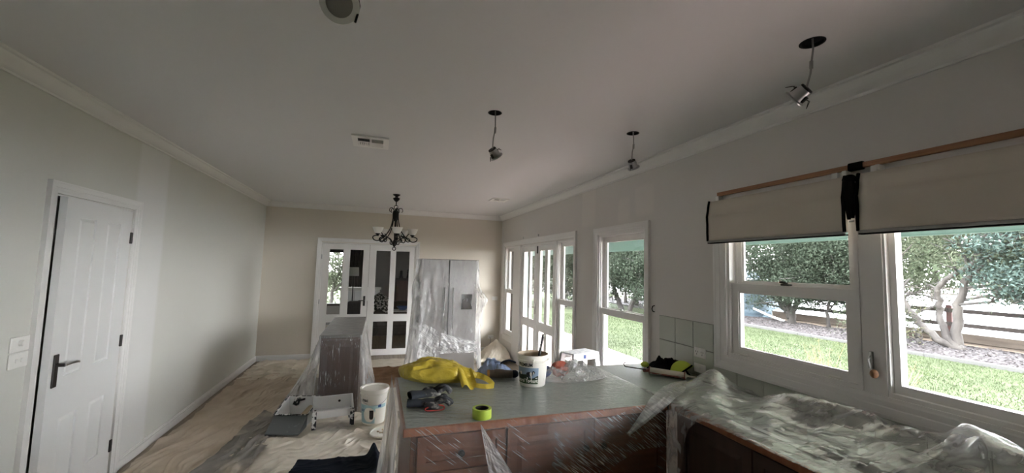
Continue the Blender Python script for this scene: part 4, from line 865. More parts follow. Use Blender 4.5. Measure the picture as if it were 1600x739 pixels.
def bowl(x0, x1, y0, y1, zb):
    z = ZT+.003; o4 = [(x0, y0), (x1, y0), (x1, y1), (x0, y1)]; i4 = [(x0+.03, y0+.03), (x1-.03, y0+.03), (x1-.03, y1-.03), (x0+.03, y1-.03)]
    m = MB().add([(a, b, z) for a, b in o4]+[(a, b, zb) for a, b in i4], [(0, 1, 5, 4), (1, 2, 6, 5), (2, 3, 7, 6), (3, 0, 4, 7), (4, 5, 6, 7)]); m.lathe([(0, zb+.002), (.035, zb+.002), (.04, zb+.006), (.045, zb+.001)], ((x0+x1)/2, (y0+y1)/2, 0), 16); return m
for a, b in ((.835, 1.195), (1.225, 1.585)): bowl(1.90, 2.22, a, b, .73).build('bowl', 'steel', sk)
rm = MB().holes('y', 0, .004, 1.865, 2.275, .795, 1.625, [(1.90, 2.22, .835, 1.195), (1.90, 2.22, 1.225, 1.585)]); rm.v = [(p[0], p[2], ZT+.0005+p[1]) for p in rm.v]; rm.build('rim', 'steel', sk)
tp = thing('mixer_tap', 'chrome kitchen mixer tap standing under the film at the window', 'tap', (2.245, .93, ZT))
MB().lathe([(0, 0), (.028, 0), (.026, .012), (.016, .02), (.015, .10), (0, .10)], (2.245, .93, ZT+.005), 18).build('base', 'chrome', tp, True)
MB().tube(spline([(2.245, .93, 1.0), (2.245, .93, 1.05), (2.21, .93, 1.085), (2.15, .93, 1.075), (2.11, .93, 1.04)]), .011, 10).build('spout', 'chrome', tp, True)

# ------------------------------------------------------------------ draped film
def drape(name, label, box, zt, ctrl, nx, ny, rows, m, amp=.02, freq=6.0, base=.006, group='clear film dust sheets', skirt=(0, 4), extra=None, seed=0, cat='dust sheet', topn=.002, pw=1.2, mtop=None, mwing=None):
    x0, x1, y0, y1 = box
    t = thing(name, label, cat, ((x0+x1)/2, (y0+y1)/2, zt), group)
    xs = np.linspace(x0, x1, nx+1); ys_ = np.linspace(y0, y1, ny+1); X, Y = np.meshgrid(xs, ys_, indexing='ij')
    edge = np.minimum(np.minimum(X-x0, x1-X), np.minimum(Y-y0, y1-Y)); Zt = zt+.001+topn*(ridge(X*5+seed, Y*5, seed, 3))*sm(0, .05, edge)
    mb = MB().grid(np.stack([X, Y, Zt], -1), mi=1 if mtop else 0)
    S_ = np.concatenate([np.arange(nx)/nx, 1+np.arange(ny)/ny, 2+np.arange(nx)/nx, 3+np.arange(ny)/ny])
    def base_pt(s):
        k = np.floor(s).astype(int) % 4; f = s-np.floor(s); c = np.array([(x0, y0), (x1, y0), (x1, y1), (x0, y1)]); return c[k]*(1-f)[:, None]+c[(k+1) % 4]*f[:, None]
    def nrm(s):
        c = np.array([(0, -1), (1, 0), (0, 1), (-1, 0)], float); k = np.floor(s).astype(int) % 4; f = s-np.floor(s)
        a = .5*(1-sm(0, .10, f)); b = .5*sm(.90, 1, f)
        n = c[k]*(1-a-b)[:, None]+c[(k-1) % 4]*a[:, None]+c[(k+1) % 4]*b[:, None]; return n/np.maximum(.75, np.linalg.norm(n, axis=1))[:, None]
    if skirt != (0, 4):
        S_ = np.concatenate([S_, S_+4, S_+8]); S_ = S_[(S_ >= skirt[0]-1e-9) & (S_ <= skirt[1]+1e-9)]
    cs = sorted(ctrl); cs = np.array(cs+[(a+4, *b) for a, *b in cs]+[(a-4, *b) for a, *b in cs]); cs = cs[np.argsort(cs[:, 0])]
    fl = np.interp(S_, cs[:, 0], cs[:, 1]); hm = np.interp(S_, cs[:, 0], cs[:, 2])
    B = base_pt(S_); N_ = nrm(S_); per = np.concatenate([[0], np.cumsum(np.linalg.norm(np.diff(B, axis=0), axis=1))])
    hm = hm+.02*fbm(per*5+seed, seed+.5, 0, 3)*(hm > .03)
    P = []
    for r_ in range(rows+1):
        f = r_/rows; z = zt+.001-f*(zt-hm); a_ = amp*min(1, f*5)
        wr = a_*(.55*ridge(per*freq+seed+.35*f, f*1.1+seed, seed, 3)+.35*ridge(per*freq*2.3+f*2, z*3+seed, seed+3, 3)+.35*pn(per*3, z*2.2+seed))
        off = base*min(1, f*8)+fl*(f**pw)+np.maximum(0, wr)*(1 if f > 0 else 0)
        if extra is not None and f > 0: off = off+extra(S_, f, z)
        q = B+N_*off[:, None]; P.append(np.stack([q[:, 0], q[:, 1], z], 1))
    n0 = len(mb.mi); mb.grid(P, closed=skirt == (0, 4))
    if mwing:
        ns = len(S_)
        for q in range(n0, len(mb.mi)):
            s = S_[(q-n0) % ns] % 4; mb.mi[q] = 2 if (s > .955 or s < .03) else 0
    mb.build('sheet', [m, mtop or m, mwing or m], t, 'all'); return t

# fridge
FX0, FX1, FY0, FY1, FZ = .562, 1.380, 5.75, 6.42, 1.785
fg = thing('fridge', 'steel French-door fridge pulled out from the wall, wrapped in film', 'fridge', (.97, 6.1, 0))
MB().box(FX0, FX1, FY0+.07, FY1, .03, FZ, .004).build('body', 'fridge_side', fg)
for x0, x1, hx in ((FX0, .963, .905), (.969, FX1, 1.027)):
    dr = MB().box(x0+.001, x1, FY0, FY0+.068, .57, FZ-.003, .008).build('door', 'fridge_steel', fg)
    lab(MB().tube([(hx, FY0, .80), (hx, FY0-.04, .80), (hx, FY0-.04, 1.38), (hx, FY0, 1.38)], .011, 10).build('handle', 'chrome', dr), 'long bright bar handle')
    if x0 > .9:
        lab(MB().holes('y', FY0-.004, FY0+.002, 1.155, 1.315, 1.07, 1.29, [(1.175, 1.295, 1.08, 1.22)]).build('dispenser_frame', 'black_gloss', dr), 'black dispenser surround'); lab(MB().box(1.176, 1.294, FY0-.001, FY0+.004, 1.081, 1.219).build('dispenser_recess', 'dark_metal', dr), 'dark dispenser recess')
dw = MB().box(FX0+.001, FX1, FY0, FY0+.068, .06, .56, .008).build('freezer_drawer', 'fridge_steel', fg)
MB().tube([(.66, FY0, .50), (.66, FY0-.04, .50), (1.28, FY0-.04, .50), (1.28, FY0, .50)], .011, 10).build('handle', 'chrome', dw)
for x in (.6, 1.33):
    for y in (5.86, 6.38): MB().lathe([(0, 0), (.02, 0), (.02, .032), (0, .032)], (x, y, 0), 10).build('foot', 'black', fg)
def fx(S_, f, z):
    s = np.mod(S_, 4); return .13*np.exp(-((s-1.12)/.16)**2)*np.exp(-((z-1.20)/.13)**2)+.05*np.exp(-((s-3.9)/.25)**2)*np.exp(-((z-1.35)/.25)**2)
drape('fridge_film', 'clear crinkled film draped over the steel fridge, ragged at the hem', (FX0-.004, FX1+.004, FY0-.052, FY1+.004), FZ+.002,
      [(0, .19, .03), (.05, .12, .10), (.10, .03, .28), (.16, .02, .42), (.35, .02, .44), (.42, .02, .50), (.8, .02, .47), (.93, .02, .47), (.98, .05, .2), (1.0, .07, .20), (1.2, .06, .25), (2, .05, .3), (3, .05, .2), (3.5, .14, .05), (3.9, .17, .03)],
      70, 44, 110, 'film_fridge', amp=.035, freq=4.0, base=.004, extra=fx, seed=2, mwing='film_wing')
def lower_layer(name, label, x0, x1, z0, z1, seed):
    t = thing(name, label, 'dust sheet', ((x0+x1)/2, FY0-.09, z0), 'clear film dust sheets'); P = []
    for i in range(60):
        f = i/59; row = []
        for j in range(60):
            s = j/59; x = x0+(x1-x0)*s-.10*f*(1-s)*(seed == 1); zb = z0+.025*float(fbm(s*6, seed, 1, 3)); zt_ = z1+.06*math.sin(s*3+seed)+.03*float(pn(s*4, seed)); z = zt_+(zb-zt_)*f
            row.append((x, FY0-.085-.012*f-.045*max(0, float(ridge(s*2.6+f*.5, f*1.5, seed, 3))-.3), z))
        P.append(row)
    MB().grid(P).build('sheet', 'film_fold', t, 'all')
lower_layer('film_overlap', 'bright doubled layer of crinkled film at the lower left of the fridge', .55, .84, .43, .82, 1)
lower_layer('film_overlap', 'bright doubled layer of crinkled film along the lower right of the fridge', .86, 1.385, .475, .70, 2)
# relocated cabinet
st = thing('side_bench', 'long narrow grey-topped bench cabinet standing under film before the glazed doors', 'cabinet', (-.37, 5.8, 0))
SX0, SX1, SY0, SY1 = -.595, -.152, 5.0, 6.65
MB().box(SX0+.012, SX1-.012, SY0+.012, SY1, 0, .84).build('carcass', 'wood_dark', st); MB().box(SX0, SX1, SY0, SY1, .84, .868, .003).build('top', 'worktop_grey', st)
panel_door(st, 'y', SY0+.012, -1, SX0+.03, SX1-.03, .06, .82, 'wood_dark')
drape('bench_film', 'clear film draped over the narrow side bench, flared out to the floor', (SX0-.004, SX1+.004, SY0-.012, SY1+.004), .871,
      [(0, .13, .035), (.10, .05, .02), (.25, .02, .02), (.8, .02, .02), (.92, .06, .02), (1.0, .13, .03), (1.12, .20, .05), (2, .1, .1), (3, .15, .05), (3.7, .34, .035), (3.93, .40, .035), (3.975, .30, .035)],
      46, 70, 70, 'film_stand', amp=.03, freq=5.5, base=.003, seed=9, pw=1.5, mtop='film_matte', mwing='film_wing')
# island film: top, front and left end
drape('island_film', 'clear film stretched over the island worktop and down its panelled front', (.143, 1.735, 2.040, 2.976), ZT+.001,
      [(0, .06, .02), (.04, .02, .02), (.5, .012, .02), (1.0, .012, .02), (3.0, .05, .02), (3.3, .09, .02), (3.6, .05, .02), (3.85, .08, .02), (3.96, .09, .02)],
      120, 60, 50, 'film_front', amp=.012, freq=7, base=.004, skirt=(3, 5), seed=5, topn=.0015, mtop='film_top')
ef = thing('end_film', 'milky loose film hanging over the left end of the island', 'dust sheet', (.13, 2.5, .9), 'clear film dust sheets')
P = []
for i in range(46):
    s = i/45; y = 3.02-1.0*s; row = []
    for j in range(50):
        f = j/49; z = .915-f*.90; o_ = .012+.045*f+.05*f*max(0, math.sin(s*17+f*1.2))+.03*f*float(pn(s*9, f*2.5, 3))
        row.append((.135-o_, y-.05*f*(s-.3)+.02*math.sin(f*4), z))
    P.append(row)
MB().grid(P).build('sheet', 'film_end', ef, 'all')
# bright creased fold on the island front
ff_ = thing('film_pleat', 'bright creased pleat of film falling in a wedge below the lime tape', 'dust sheet', (.55, 2.02, .85), 'clear film dust sheets')
P = []
for i in range(40):
    f = i/39; xa = .528+.075*f; xb = .532+.24*f; P.append([(xa+(xb-xa)*s, 2.030-.012*f-.008*float(ridge(s*6, f*9, 2, 3)), .895-.36*f) for s in np.linspace(0, 1, 22)])
MB().grid(P).build('sheet', 'film_fold', ff_, 'all')
cr_ = thing('crinkle_glint_film', 'added creased film layer with window glints put into its white streaks, right half of the island front', 'dust sheet', (1.25, 2.02, .74), 'clear film dust sheets')  # extra sheet added to whiten the lit zone; its wedge outline follows the light
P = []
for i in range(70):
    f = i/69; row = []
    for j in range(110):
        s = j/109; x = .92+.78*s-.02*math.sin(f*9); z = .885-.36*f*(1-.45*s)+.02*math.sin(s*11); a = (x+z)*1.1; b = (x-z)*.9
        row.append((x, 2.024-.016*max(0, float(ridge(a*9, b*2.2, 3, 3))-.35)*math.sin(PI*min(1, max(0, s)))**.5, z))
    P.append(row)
MB().grid(P).build('sheet', 'film_crinkle_glint', cr_, 'all')
# window bench film: heaped and crumpled
wf = thing('window_bench_film', 'crumpled milky film heaped along the bench under the kitchen window', 'dust sheet', (2.05, .8, .9), 'clear film dust sheets')
na, nb = 230, 120
ya = np.linspace(2.34, -.9, na)[:, None]; tb = np.linspace(0, 1, nb)[None, :]
hang = .005+.62*np.exp(-((ya-2.02)/.12)**2)
Ltot = .655+hang; dd = tb*Ltot; xx = 2.366-np.minimum(dd, .655+.004); dn = np.maximum(0, dd-.655)
g2 = lambda y, x, sy, sx_: np.exp(-((ya-y)/sy)**2-((xx-x)/sx_)**2)
ZZ = ZT+.006+.13*g2(2.14, 2.14, .11, .13)+.05*g2(2.0, 1.95, .10, .14)+.055*g2(1.72, 2.14, .10, .10)+.10*g2(1.55, 2.27, .30, .09)+.075*g2(1.15, 2.30, .4, .09)+.03*g2(1.2, 2.05, .3, .15)+.205*np.exp(-np.sqrt(((ya-.93)/.17)**2+((xx-2.16)/.16)**2+.02))+.10*g2(.75, 2.2, .25, .15)
fad = sm(0, .05, np.broadcast_to(xx, ZZ.shape)-1.72)
ZZ = ZZ+fad*(.085*np.maximum(0, ridge(ya*1.3+xx*1.2, xx*2.3-ya*.7, 1.5, 2)-.35)+.022*np.maximum(0, ridge(ya*4+2+xx*3, xx*5-ya, 4.2, 3)-.35))-.02*fad-np.maximum(0, dn)
XX = np.broadcast_to(xx, ZZ.shape)-np.where(dn > 0, .012+.02*ridge(ya*9, dn*3, 2, 3)*sm(0, .1, dn), 0)
YY = np.broadcast_to(ya, ZZ.shape)+np.where(dn > 0, .03*pn(ya*6, dn*4, 3), 0)
YY = np.where(dn > 0, np.minimum(YY, 2.034-.012*np.sin(dn*20)), YY)+0
keep = np.stack([XX, YY, ZZ], -1)
MB().grid(keep).build('sheet', 'film_run', wf, 'all')
# tongue of that film pulled across the inside corner
tg = thing('corner_film', 'bright folded tongue of film pulled across the inside bench corner', 'dust sheet', (1.6, 2.1, .92), 'clear film dust sheets')
P = []
c0 = spline([(2.02, 2.34, .925), (1.80, 2.22, .935), (1.62, 2.10, .922), (1.52, 2.028, .895), (1.45, 2.016, .83), (1.39, 2.012, .77)], 10); c1 = spline([(1.98, 2.20, .975), (1.86, 2.08, .955), (1.74, 2.03, .93), (1.68, 2.018, .90), (1.54, 2.008, .83), (1.40, 2.008, .755)], 10)
for i in range(len(c0)):
    P.append([c0[i]*(1-s)+c1[i]*s+np.array([0, -.5, .5])*.022*float(ridge(s*3, i*.05, 6, 3))*math.sin(PI*s) for s in np.linspace(0, 1, 26)])
MB().grid(P).build('sheet', 'film_fold', tg, 'all')

# ------------------------------------------------------------------ drop cloths
def cloth(name, label, cat, q, nu, nv, m, fold=.02, ang=0, fx_=2.0, fy_=5.0, seed=0, z0=.004, fine=.006, group='canvas drop cloths', extra=None, edge=.02):
    """q = four floor corners (x, y) in order; folds run along direction ang"""
    u = np.linspace(0, 1, nu)[:, None]; v = np.linspace(0, 1, nv)[None, :]
    q = np.array(q, float); XY = (q[0]*((1-u)*(1-v))[..., None]+q[1]*(u*(1-v))[..., None]+q[2]*(u*v)[..., None]+q[3]*((1-u)*v)[..., None])
    X, Y = XY[..., 0], XY[..., 1]; e = np.minimum(np.minimum(u, 1-u)+0*v, np.minimum(v, 1-v)+0*u)
    wob = edge*(1-sm(0, .12, e)); X = X+wob*fbm(Y*3+seed, X*3, seed, 3)*2; Y = Y+wob*fbm(X*3, Y*3+seed, seed+4, 3)*2
    ca, sa = math.cos(ang), math.sin(ang); a = X*ca+Y*sa; b = -X*sa+Y*ca
    a2 = a+.25*fbm(X*1.3, Y*1.3, seed+2, 3); b2 = b+.18*fbm(X*1.6+5, Y*1.6, seed+1, 3)
    Z = z0+fold*(np.maximum(0, ridge(a2*fx_, b2*fy_, seed, 2)-.45)/.55)**2+fine*2*(np.maximum(0, ridge(a2*fx_*1.8+3, b2*fy_*2.4, seed+8, 2)-.5)/.5)**1.5+.003*fbm(X*4, Y*4, seed)
    if extra is not None: Z = Z+extra(X, Y)
    Z = np.maximum(Z, z0*.5); o = MB().grid(np.stack([X, Y, Z], -1)).build(name, m, None, 'all', weld=False)
    return tag(o, label, cat, group)
def bump(x, y, r, h): return lambda X, Y: h*np.exp(-((X-x)**2+(Y-y)**2)/r**2)
cloth('drop_cloth', 'smooth tan canvas drop cloth along the skirting board below the pale wall', 'drop cloth', [(-1.87, 2.6), (-1.05, 2.8), (-1.0, 6.9), (-1.80, 6.9)], 130, 320, 'canvas_tan', .10, 1.2, .55, 3.2, 1, .006, .022)
cloth('drop_cloth', 'crumpled pale canvas drop cloth in the far corner below the beige wall', 'drop cloth', [(-1.84, 6.6), (-.62, 6.55), (-.62, 7.72), (-1.84, 7.80)], 130, 130, 'canvas_pale', .075, .5, 2.2, 3.4, 2, .010, .02)
cloth('drop_cloth', 'creased beige canvas drop cloth under the paint trays and bucket', 'drop cloth', [(-1.25, 3.3), (.20, 3.3), (.30, 4.95), (-1.05, 4.95)], 280, 280, 'canvas_stained', .055, .35, 1.5, 3.4, 3, .012, .022)
cloth('drop_cloth', 'grey paint-stained strip of drop cloth between the tan canvas and the paint tray', 'drop cloth', [(-1.36, 3.3), (-.98, 3.3), (-.80, 4.75), (-1.14, 5.2)], 90, 170, 'canvas_grey', .06, 1.2, .8, 3.6, 12, .030, .022)
cloth('drop_cloth', 'brown canvas drop cloth heaped between side bench and wrapped fridge', 'drop cloth', [(-.10, 5.9), (.70, 5.7), (.60, 6.9), (-.10, 7.0)], 90, 90, 'canvas_brown', .05, .2, 1.6, 4.5, 4, .006, .012, extra=bump(.45, 6.6, .2, .09))
cloth('drop_cloth', 'pale canvas drop cloth on the floor before the glazed doors', 'drop cloth', [(-.12, 7.0), (2.3, 6.95), (2.3, 7.6), (-.12, 7.55)], 150, 60, 'canvas_pale', .03, 0, 1.4, 4.5, 5, .006)
cloth('drop_cloth', 'pale canvas drop cloth on the floor between the island and the side bench', 'drop cloth', [(-.10, 4.9), (2.2, 4.9), (2.2, 5.95), (-.10, 5.95)], 130, 80, 'canvas_pale', .03, .1, 1.6, 4.0, 6, .006)
cloth('drop_cloth', 'peaked heap of pale canvas in the corner beside the garden doors', 'drop cloth', [(1.72, 6.75), (2.33, 6.7), (2.34, 7.6), (1.72, 7.6)], 90, 90, 'canvas_pale', .05, .9, 2, 4, 7, .03, .015,
      extra=lambda X, Y: .30*np.maximum(0, 1-np.sqrt(((X-2.12)/.32)**2+((Y-7.2)/.34)**2))+.03)
cloth('navy_cloth', 'dark navy cloth lying crumpled on the floor by the near end of the island', 'cloth', [(-.62, 3.2), (.10, 3.2), (.10, 3.68), (-.55, 3.74)], 90, 70, 'navy_cloth', .03, .15, 1.8, 4.5, 8, .075, .012, group='loose cloths on the floor',
      extra=lambda X, Y: .10*np.exp(-((X-.05+.1*(Y-3.5))/.035)**2)*sm(3.35, 3.6, Y))

# ------------------------------------------------------------------ paint gear on the floor
zf = .052
def R2(x, y, d): return Matrix.Translation((x, y, zf)) @ Matrix.Rotation(math.radians(d), 4, 'Z')
M = R2(-.775, 4.52, -14)
t = thing('paint_tray', 'paint tray with a white well and sloping grey ramp on the drop cloth', 'paint tray', (-.775, 4.55, zf))
W2 = .155
# well (rear box, flared) and ramp
def flare_box(m, x0, x1, y0, y1, z0, z1, fl, th, M, zb):
    o = [(x0, y0, z0), (x1, y0, z0), (x1, y1, z0), (x0, y1, z0)]; t_ = [(x0-fl, y0-fl*.4, z1), (x1+fl, y0-fl*.4, z1), (x1+fl, y1+fl, zb), (x0-fl, y1+fl, zb)]
    i = [(x0+th, y0+th, z0+th), (x1-th, y0+th, z0+th), (x1-th, y1-th, z0+th), (x0+th, y1-th, z0+th)]; ti = [(x0-fl+th, y0-fl*.4+th, z1), (x1+fl-th, y0-fl*.4+th, z1), (x1+fl-th, y1+fl-th, zb), (x0-fl+th, y1+fl-th, zb)]
    m.add(o+t_+i+ti, [(3, 2, 1, 0), (0, 1, 5, 4), (1, 2, 6, 5), (2, 3, 7, 6), (3, 0, 4, 7), (4, 5, 13, 12), (5, 6, 14, 13), (6, 7, 15, 14), (7, 4, 12, 15), (8, 9, 13, 12), (9, 10, 14, 13), (10, 11, 15, 14), (11, 8, 12, 15), (8, 11, 10, 9)][:9]+[(9, 8, 12, 13), (10, 9, 13, 14), (11, 10, 14, 15), (8, 11, 15, 12), (8, 9, 10, 11)], 0, M)
m = MB(); flare_box(m, -W2+.01, W2-.01, .06, .34, 0, .118, .015, .008, M, .205); m.build('well', 'splat_white', t)
MB().add([(-W2, -.12, 0), (W2, -.12, 0), (W2+.005, .055, .115), (-W2-.005, .055, .115), (-W2, -.12, -.012), (W2, -.12, -.012), (W2, .055, 0), (-W2, .055, 0)], [(0, 1, 2, 3), (4, 7, 6, 5), (0, 4, 5, 1), (1, 5, 6, 2), (2, 6, 7, 3), (3, 7, 4, 0)], 0, M).build('ramp', 'tray_grey', t)
lab(MB().tube([tuple(M @ Vector(p)) for p in ((-W2-.008, .052, .119), (W2+.008, .052, .119), (W2+.012, .355, .206), (-W2-.012, .355, .206), (-W2-.008, .052, .119))], .006, 6).build('rim', 'splat_black', t), 'dark paint-splattered rim')
rl_ = thing('paint_roller', 'cream-napped roller lying inside the white tray well', 'paint roller', tuple(M @ Vector((.06, .2, .04))))
MB().tube([tuple(M @ Vector((.08, .13, .07))), tuple(M @ Vector((.09, .30, .10)))], .032, 16).build('nap', 'roller_nap', rl_, True)
lab(MB().tube([tuple(M @ Vector(p)) for p in ((.09, .11, .045), (.085, .085, .06), (0, .10, .05), (-.04, .12, .04), (-.09, .20, .08))], .005, 6).build('frame', 'steel', rl_, True), 'bent wire frame'); lab(MB().tube([tuple(M @ Vector(p)) for p in ((-.02, .10, .042), (-.075, .14, .06))], .014, 10).build('handle', 'navy_cloth', rl_, True), 'dark handle')
bc_ = thing('scraper', 'black and white paint-smeared scraper hooked on the back of the tray well', 'scraper', tuple(M @ Vector((-.05, .33, .12))))
MB().box(-.10, -.04, .322, .334, .11, .21, .004, M @ rotM('Y', 18, (-.06, 0, .15))).build('blade', 'splat_black', bc_); MB().tube([tuple(M @ Vector(p)) for p in ((-.045, .32, .17), (.02, .31, .19))], .010, 8).build('handle', 'black', bc_)
# splattered trough on legs
M = R2(-.365, 4.50, 8)
t = thing('paint_trough', 'paint-splattered white trough standing on two short dark legs', 'paint trough', (-.365, 4.5, zf))
MB().box(-.19, .19, .17, .185, .10, .25, .004, M).box(-.175, .175, -.01, .175, .105, .118, 0, M).box(-.175, .175, -.02, -.005, .09, .165, .004, M).build('trough', 'splat_white', t)
MB().add([(-.19, -.015, .165), (-.178, -.015, .165), (-.178, .18, .25), (-.19, .18, .25), (-.19, -.015, .09), (-.178, -.015, .09), (-.178, .18, .10), (-.19, .18, .10)], [(0, 1, 2, 3), (4, 7, 6, 5), (0, 4, 5, 1), (1, 5, 6, 2), (2, 6, 7, 3), (3, 7, 4, 0)], 0, M).add([(.178, -.015, .165), (.19, -.015, .165), (.19, .18, .25), (.178, .18, .25), (.178, -.015, .09), (.19, -.015, .09), (.19, .18, .10), (.178, .18, .10)], [(0, 1, 2, 3), (4, 7, 6, 5), (0, 4, 5, 1), (1, 5, 6, 2), (2, 6, 7, 3), (3, 7, 4, 0)], 0, M).build('side', 'splat_white', t)
for sx_ in (-1, 1):
    MB().add([(sx_*.155, -.05, 0), (sx_*.195, -.05, 0), (sx_*.195, -.02, .16), (sx_*.155, -.02, .16), (sx_*.155, -.02, 0), (sx_*.195, -.02, 0), (sx_*.195, .005, .16), (sx_*.155, .005, .16)], [(0, 1, 2, 3), (4, 7, 6, 5), (0, 4, 5, 1), (1, 5, 6, 2), (2, 6, 7, 3), (3, 7, 4, 0)], 0, M).build('leg', 'splat_black', t)
    MB().box(sx_*.155, sx_*.19, .15, .18, 0, .12, .003, M).build('leg', 'splat_black', t)
lab(MB().lathe([(0, 0), (.012, 0), (.012, .004), (0, .004)], (0, 0, 0), 14, 0, M @ Matrix.Translation((.06, .168, .19)) @ Matrix.Rotation(PI/2, 4, 'X')).build('drain_hole', 'black', t), 'dark round hole')
# big paint bucket
def wrap_label(mb, c, r_of, az0, az1, z0, z1, nu, nv, fn):
    for i in range(nu):
        for j in range(nv):
            k = fn((i+.5)/nu, (j+.5)/nv)
            if k is None: continue
            P = []
            for (a, b) in ((i, j), (i+1, j), (i+1, j+1), (i, j+1)):
                az = az0+(az1-az0)*a/nu; z = z0+(z1-z0)*b/nv; r = r_of(z)+.0008; P.append((c[0]+r*math.cos(az), c[1]+r*math.sin(az), c[2]+z))
            mb.add(P, [(0, 1, 2, 3)], k)
def wrap_text(mb, body, size, c, r_of, az, z, mi, lift=.0016, sx_=1.0):
    vs, fs = text_mb(body, size); out = []
    for x, y, _ in vs:
        zz = z+y; r = r_of(zz)+lift; a = az+x*sx_/r; out.append((c[0]+r*math.cos(a), c[1]+r*math.sin(a), c[2]+zz))
    mb.add(out, fs, mi)
c = (.02, 4.545, zf-.004); rof = lambda z: .112+.026*z/.34
t = thing('paint_bucket', 'large white lidded paint bucket with a pale teal label on the drop cloth', 'bucket', c)
MB().lathe([(0, 0), (.108, 0), (.112, .006), (.134, .29), (.142, .295), (.142, .305), (.136, .308), (.137, .33), (.142, .332), (.143, .345), (.137, .347)], c, 40).build('body', 'pail_white', t, True)
MB().lathe([(0, .338), (.12, .338), (.124, .35), (.146, .352), (.148, .34), (.147, .328), (.144, .328)], c, 40).build('lid', 'pail_white', t, True)
azc = math.atan2(-c[1], -c[0])
lb = MB(); wrap_label(lb, c, rof, azc-1.45, azc+1.1, .015, .20, 60, 36, lambda u, v: (3 if abs(u-.50) < .055+.012*v and .22 < v < .72 else 1 if ((u-.42)/.2)**2+((v-.47)/.40)**2 < 1 else 2 if .70 < u < .80 and .86 < v < 1 else 1 if u > .62 and v < .8 else 0))
wrap_text(lb, 'mac', .045, c, rof, azc-.75, .235, 3); wrap_text(lb, '- - - -', .02, c, rof, azc-.72, .212, 3); wrap_text(lb, 'EXT', .03, c, rof, azc-1.0, .13, 2)
lb.build('label', ['label_teal', 'pail_white', 'label_blue', 'ink'], t, weld=False)
lab(MB().tube([(c[0]+.145*math.cos(a), c[1]+.145*math.sin(a), c[2]+.30-.10*math.sin(PI*(a-azc+1.5)/3.0)) for a in np.linspace(azc-1.5, azc+1.5, 24)], .0025, 6).build('handle', 'steel', t, True), 'thin wire handle')
c = (.125, 4.22, zf-.006)
t = thing('bucket_lid', 'round white bucket lid with paint blobs lying on the drop cloth', 'lid', c)
MB().lathe([(0, .004), (.118, .004), (.122, .012), (.132, .013), (.135, .006), (.134, 0), (0, 0)], c, 36).build('disc', 'pail_white', t, True)
m = MB()
for k in range(9): m.sphere((c[0]+rng.normal(0, .035), c[1]+rng.normal(0, .03), c[2]+.007), (rng.uniform(.006, .016), rng.uniform(.006, .016), .008), 8)
lab(m.build('paint_blobs', 'pail_inner', t, True), 'dried cream paint blobs')

# ------------------------------------------------------------------ things on the island
ZI = ZT+.0045
# yellow bag
t = thing('plastic_bag', 'crumpled yellow plastic carrier bag lying on the island worktop', 'bag', (.45, 2.8, ZI))
nu, nv = 150, 100; P = []
for i in range(nv+1):
    th_ = PI*i/nv; row = []
    for j in range(nu):
        ph = 2*PI*j/nu; e = .75
        sx_ = math.copysign(abs(math.sin(th_)*math.cos(ph))**e, math.cos(ph)); sy_ = math.copysign(abs(math.sin(th_)*math.sin(ph))**e, math.sin(ph)); sz = math.copysign(abs(math.cos(th_))**.8, math.cos(th_))
        x = .255*sx_; y = .135*sy_; h = .062*(1-.35*max(0, x/.255))*(1+.12*math.cos(x*9)); z = h+h*sz
        wr = .060*(float(ridge(x*5+1, y*9+2, z*5, 4))-.45); x *= 1+wr*1.2; y *= 1+wr*3; z = max(0.0, z+wr*.75*sm(0, .03, z))
        row.append((.42+x, 2.80+y-.22*x, ZI+float(z)))
    P.append(row)
MB().grid(P, True).build('body', 'yellow_bag', t, 'all')
def ribbon(mb, pts, wd, up_):
    Q = spline(pts, 8); up_ = np.array(up_); mb.grid([[q-up_*wd(i/len(Q)), q+np.array([0, 0, .004])*math.sin(i), q+up_*wd(i/len(Q))] for i, q in enumerate(Q)])
m = MB(); ribbon(m, [(.60, 2.72, ZI+.05), (.66, 2.68, ZI+.06), (.72, 2.62, ZI+.045), (.755, 2.575, ZI+.014)], lambda f: .030-.008*f, (.35, .6, .55)); ribbon(m, [(.755, 2.58, ZI+.012), (.70, 2.57, ZI+.012), (.63, 2.60, ZI+.018), (.55, 2.66, ZI+.03)], lambda f: .022, (0, .4, .6)); m.build('handle', 'yellow_bag', t, 'all')
m = MB(); P = [[(.52+.10*s+.02*f, 2.66-.10*f+.02*s, ZI+.10-.085*f+.02*math.sin(s*7)) for s in np.linspace(0, 1, 14)] for f in np.linspace(0, 1, 14)]; m.grid(P).build('flap', 'yellow_bag', t, 'all')
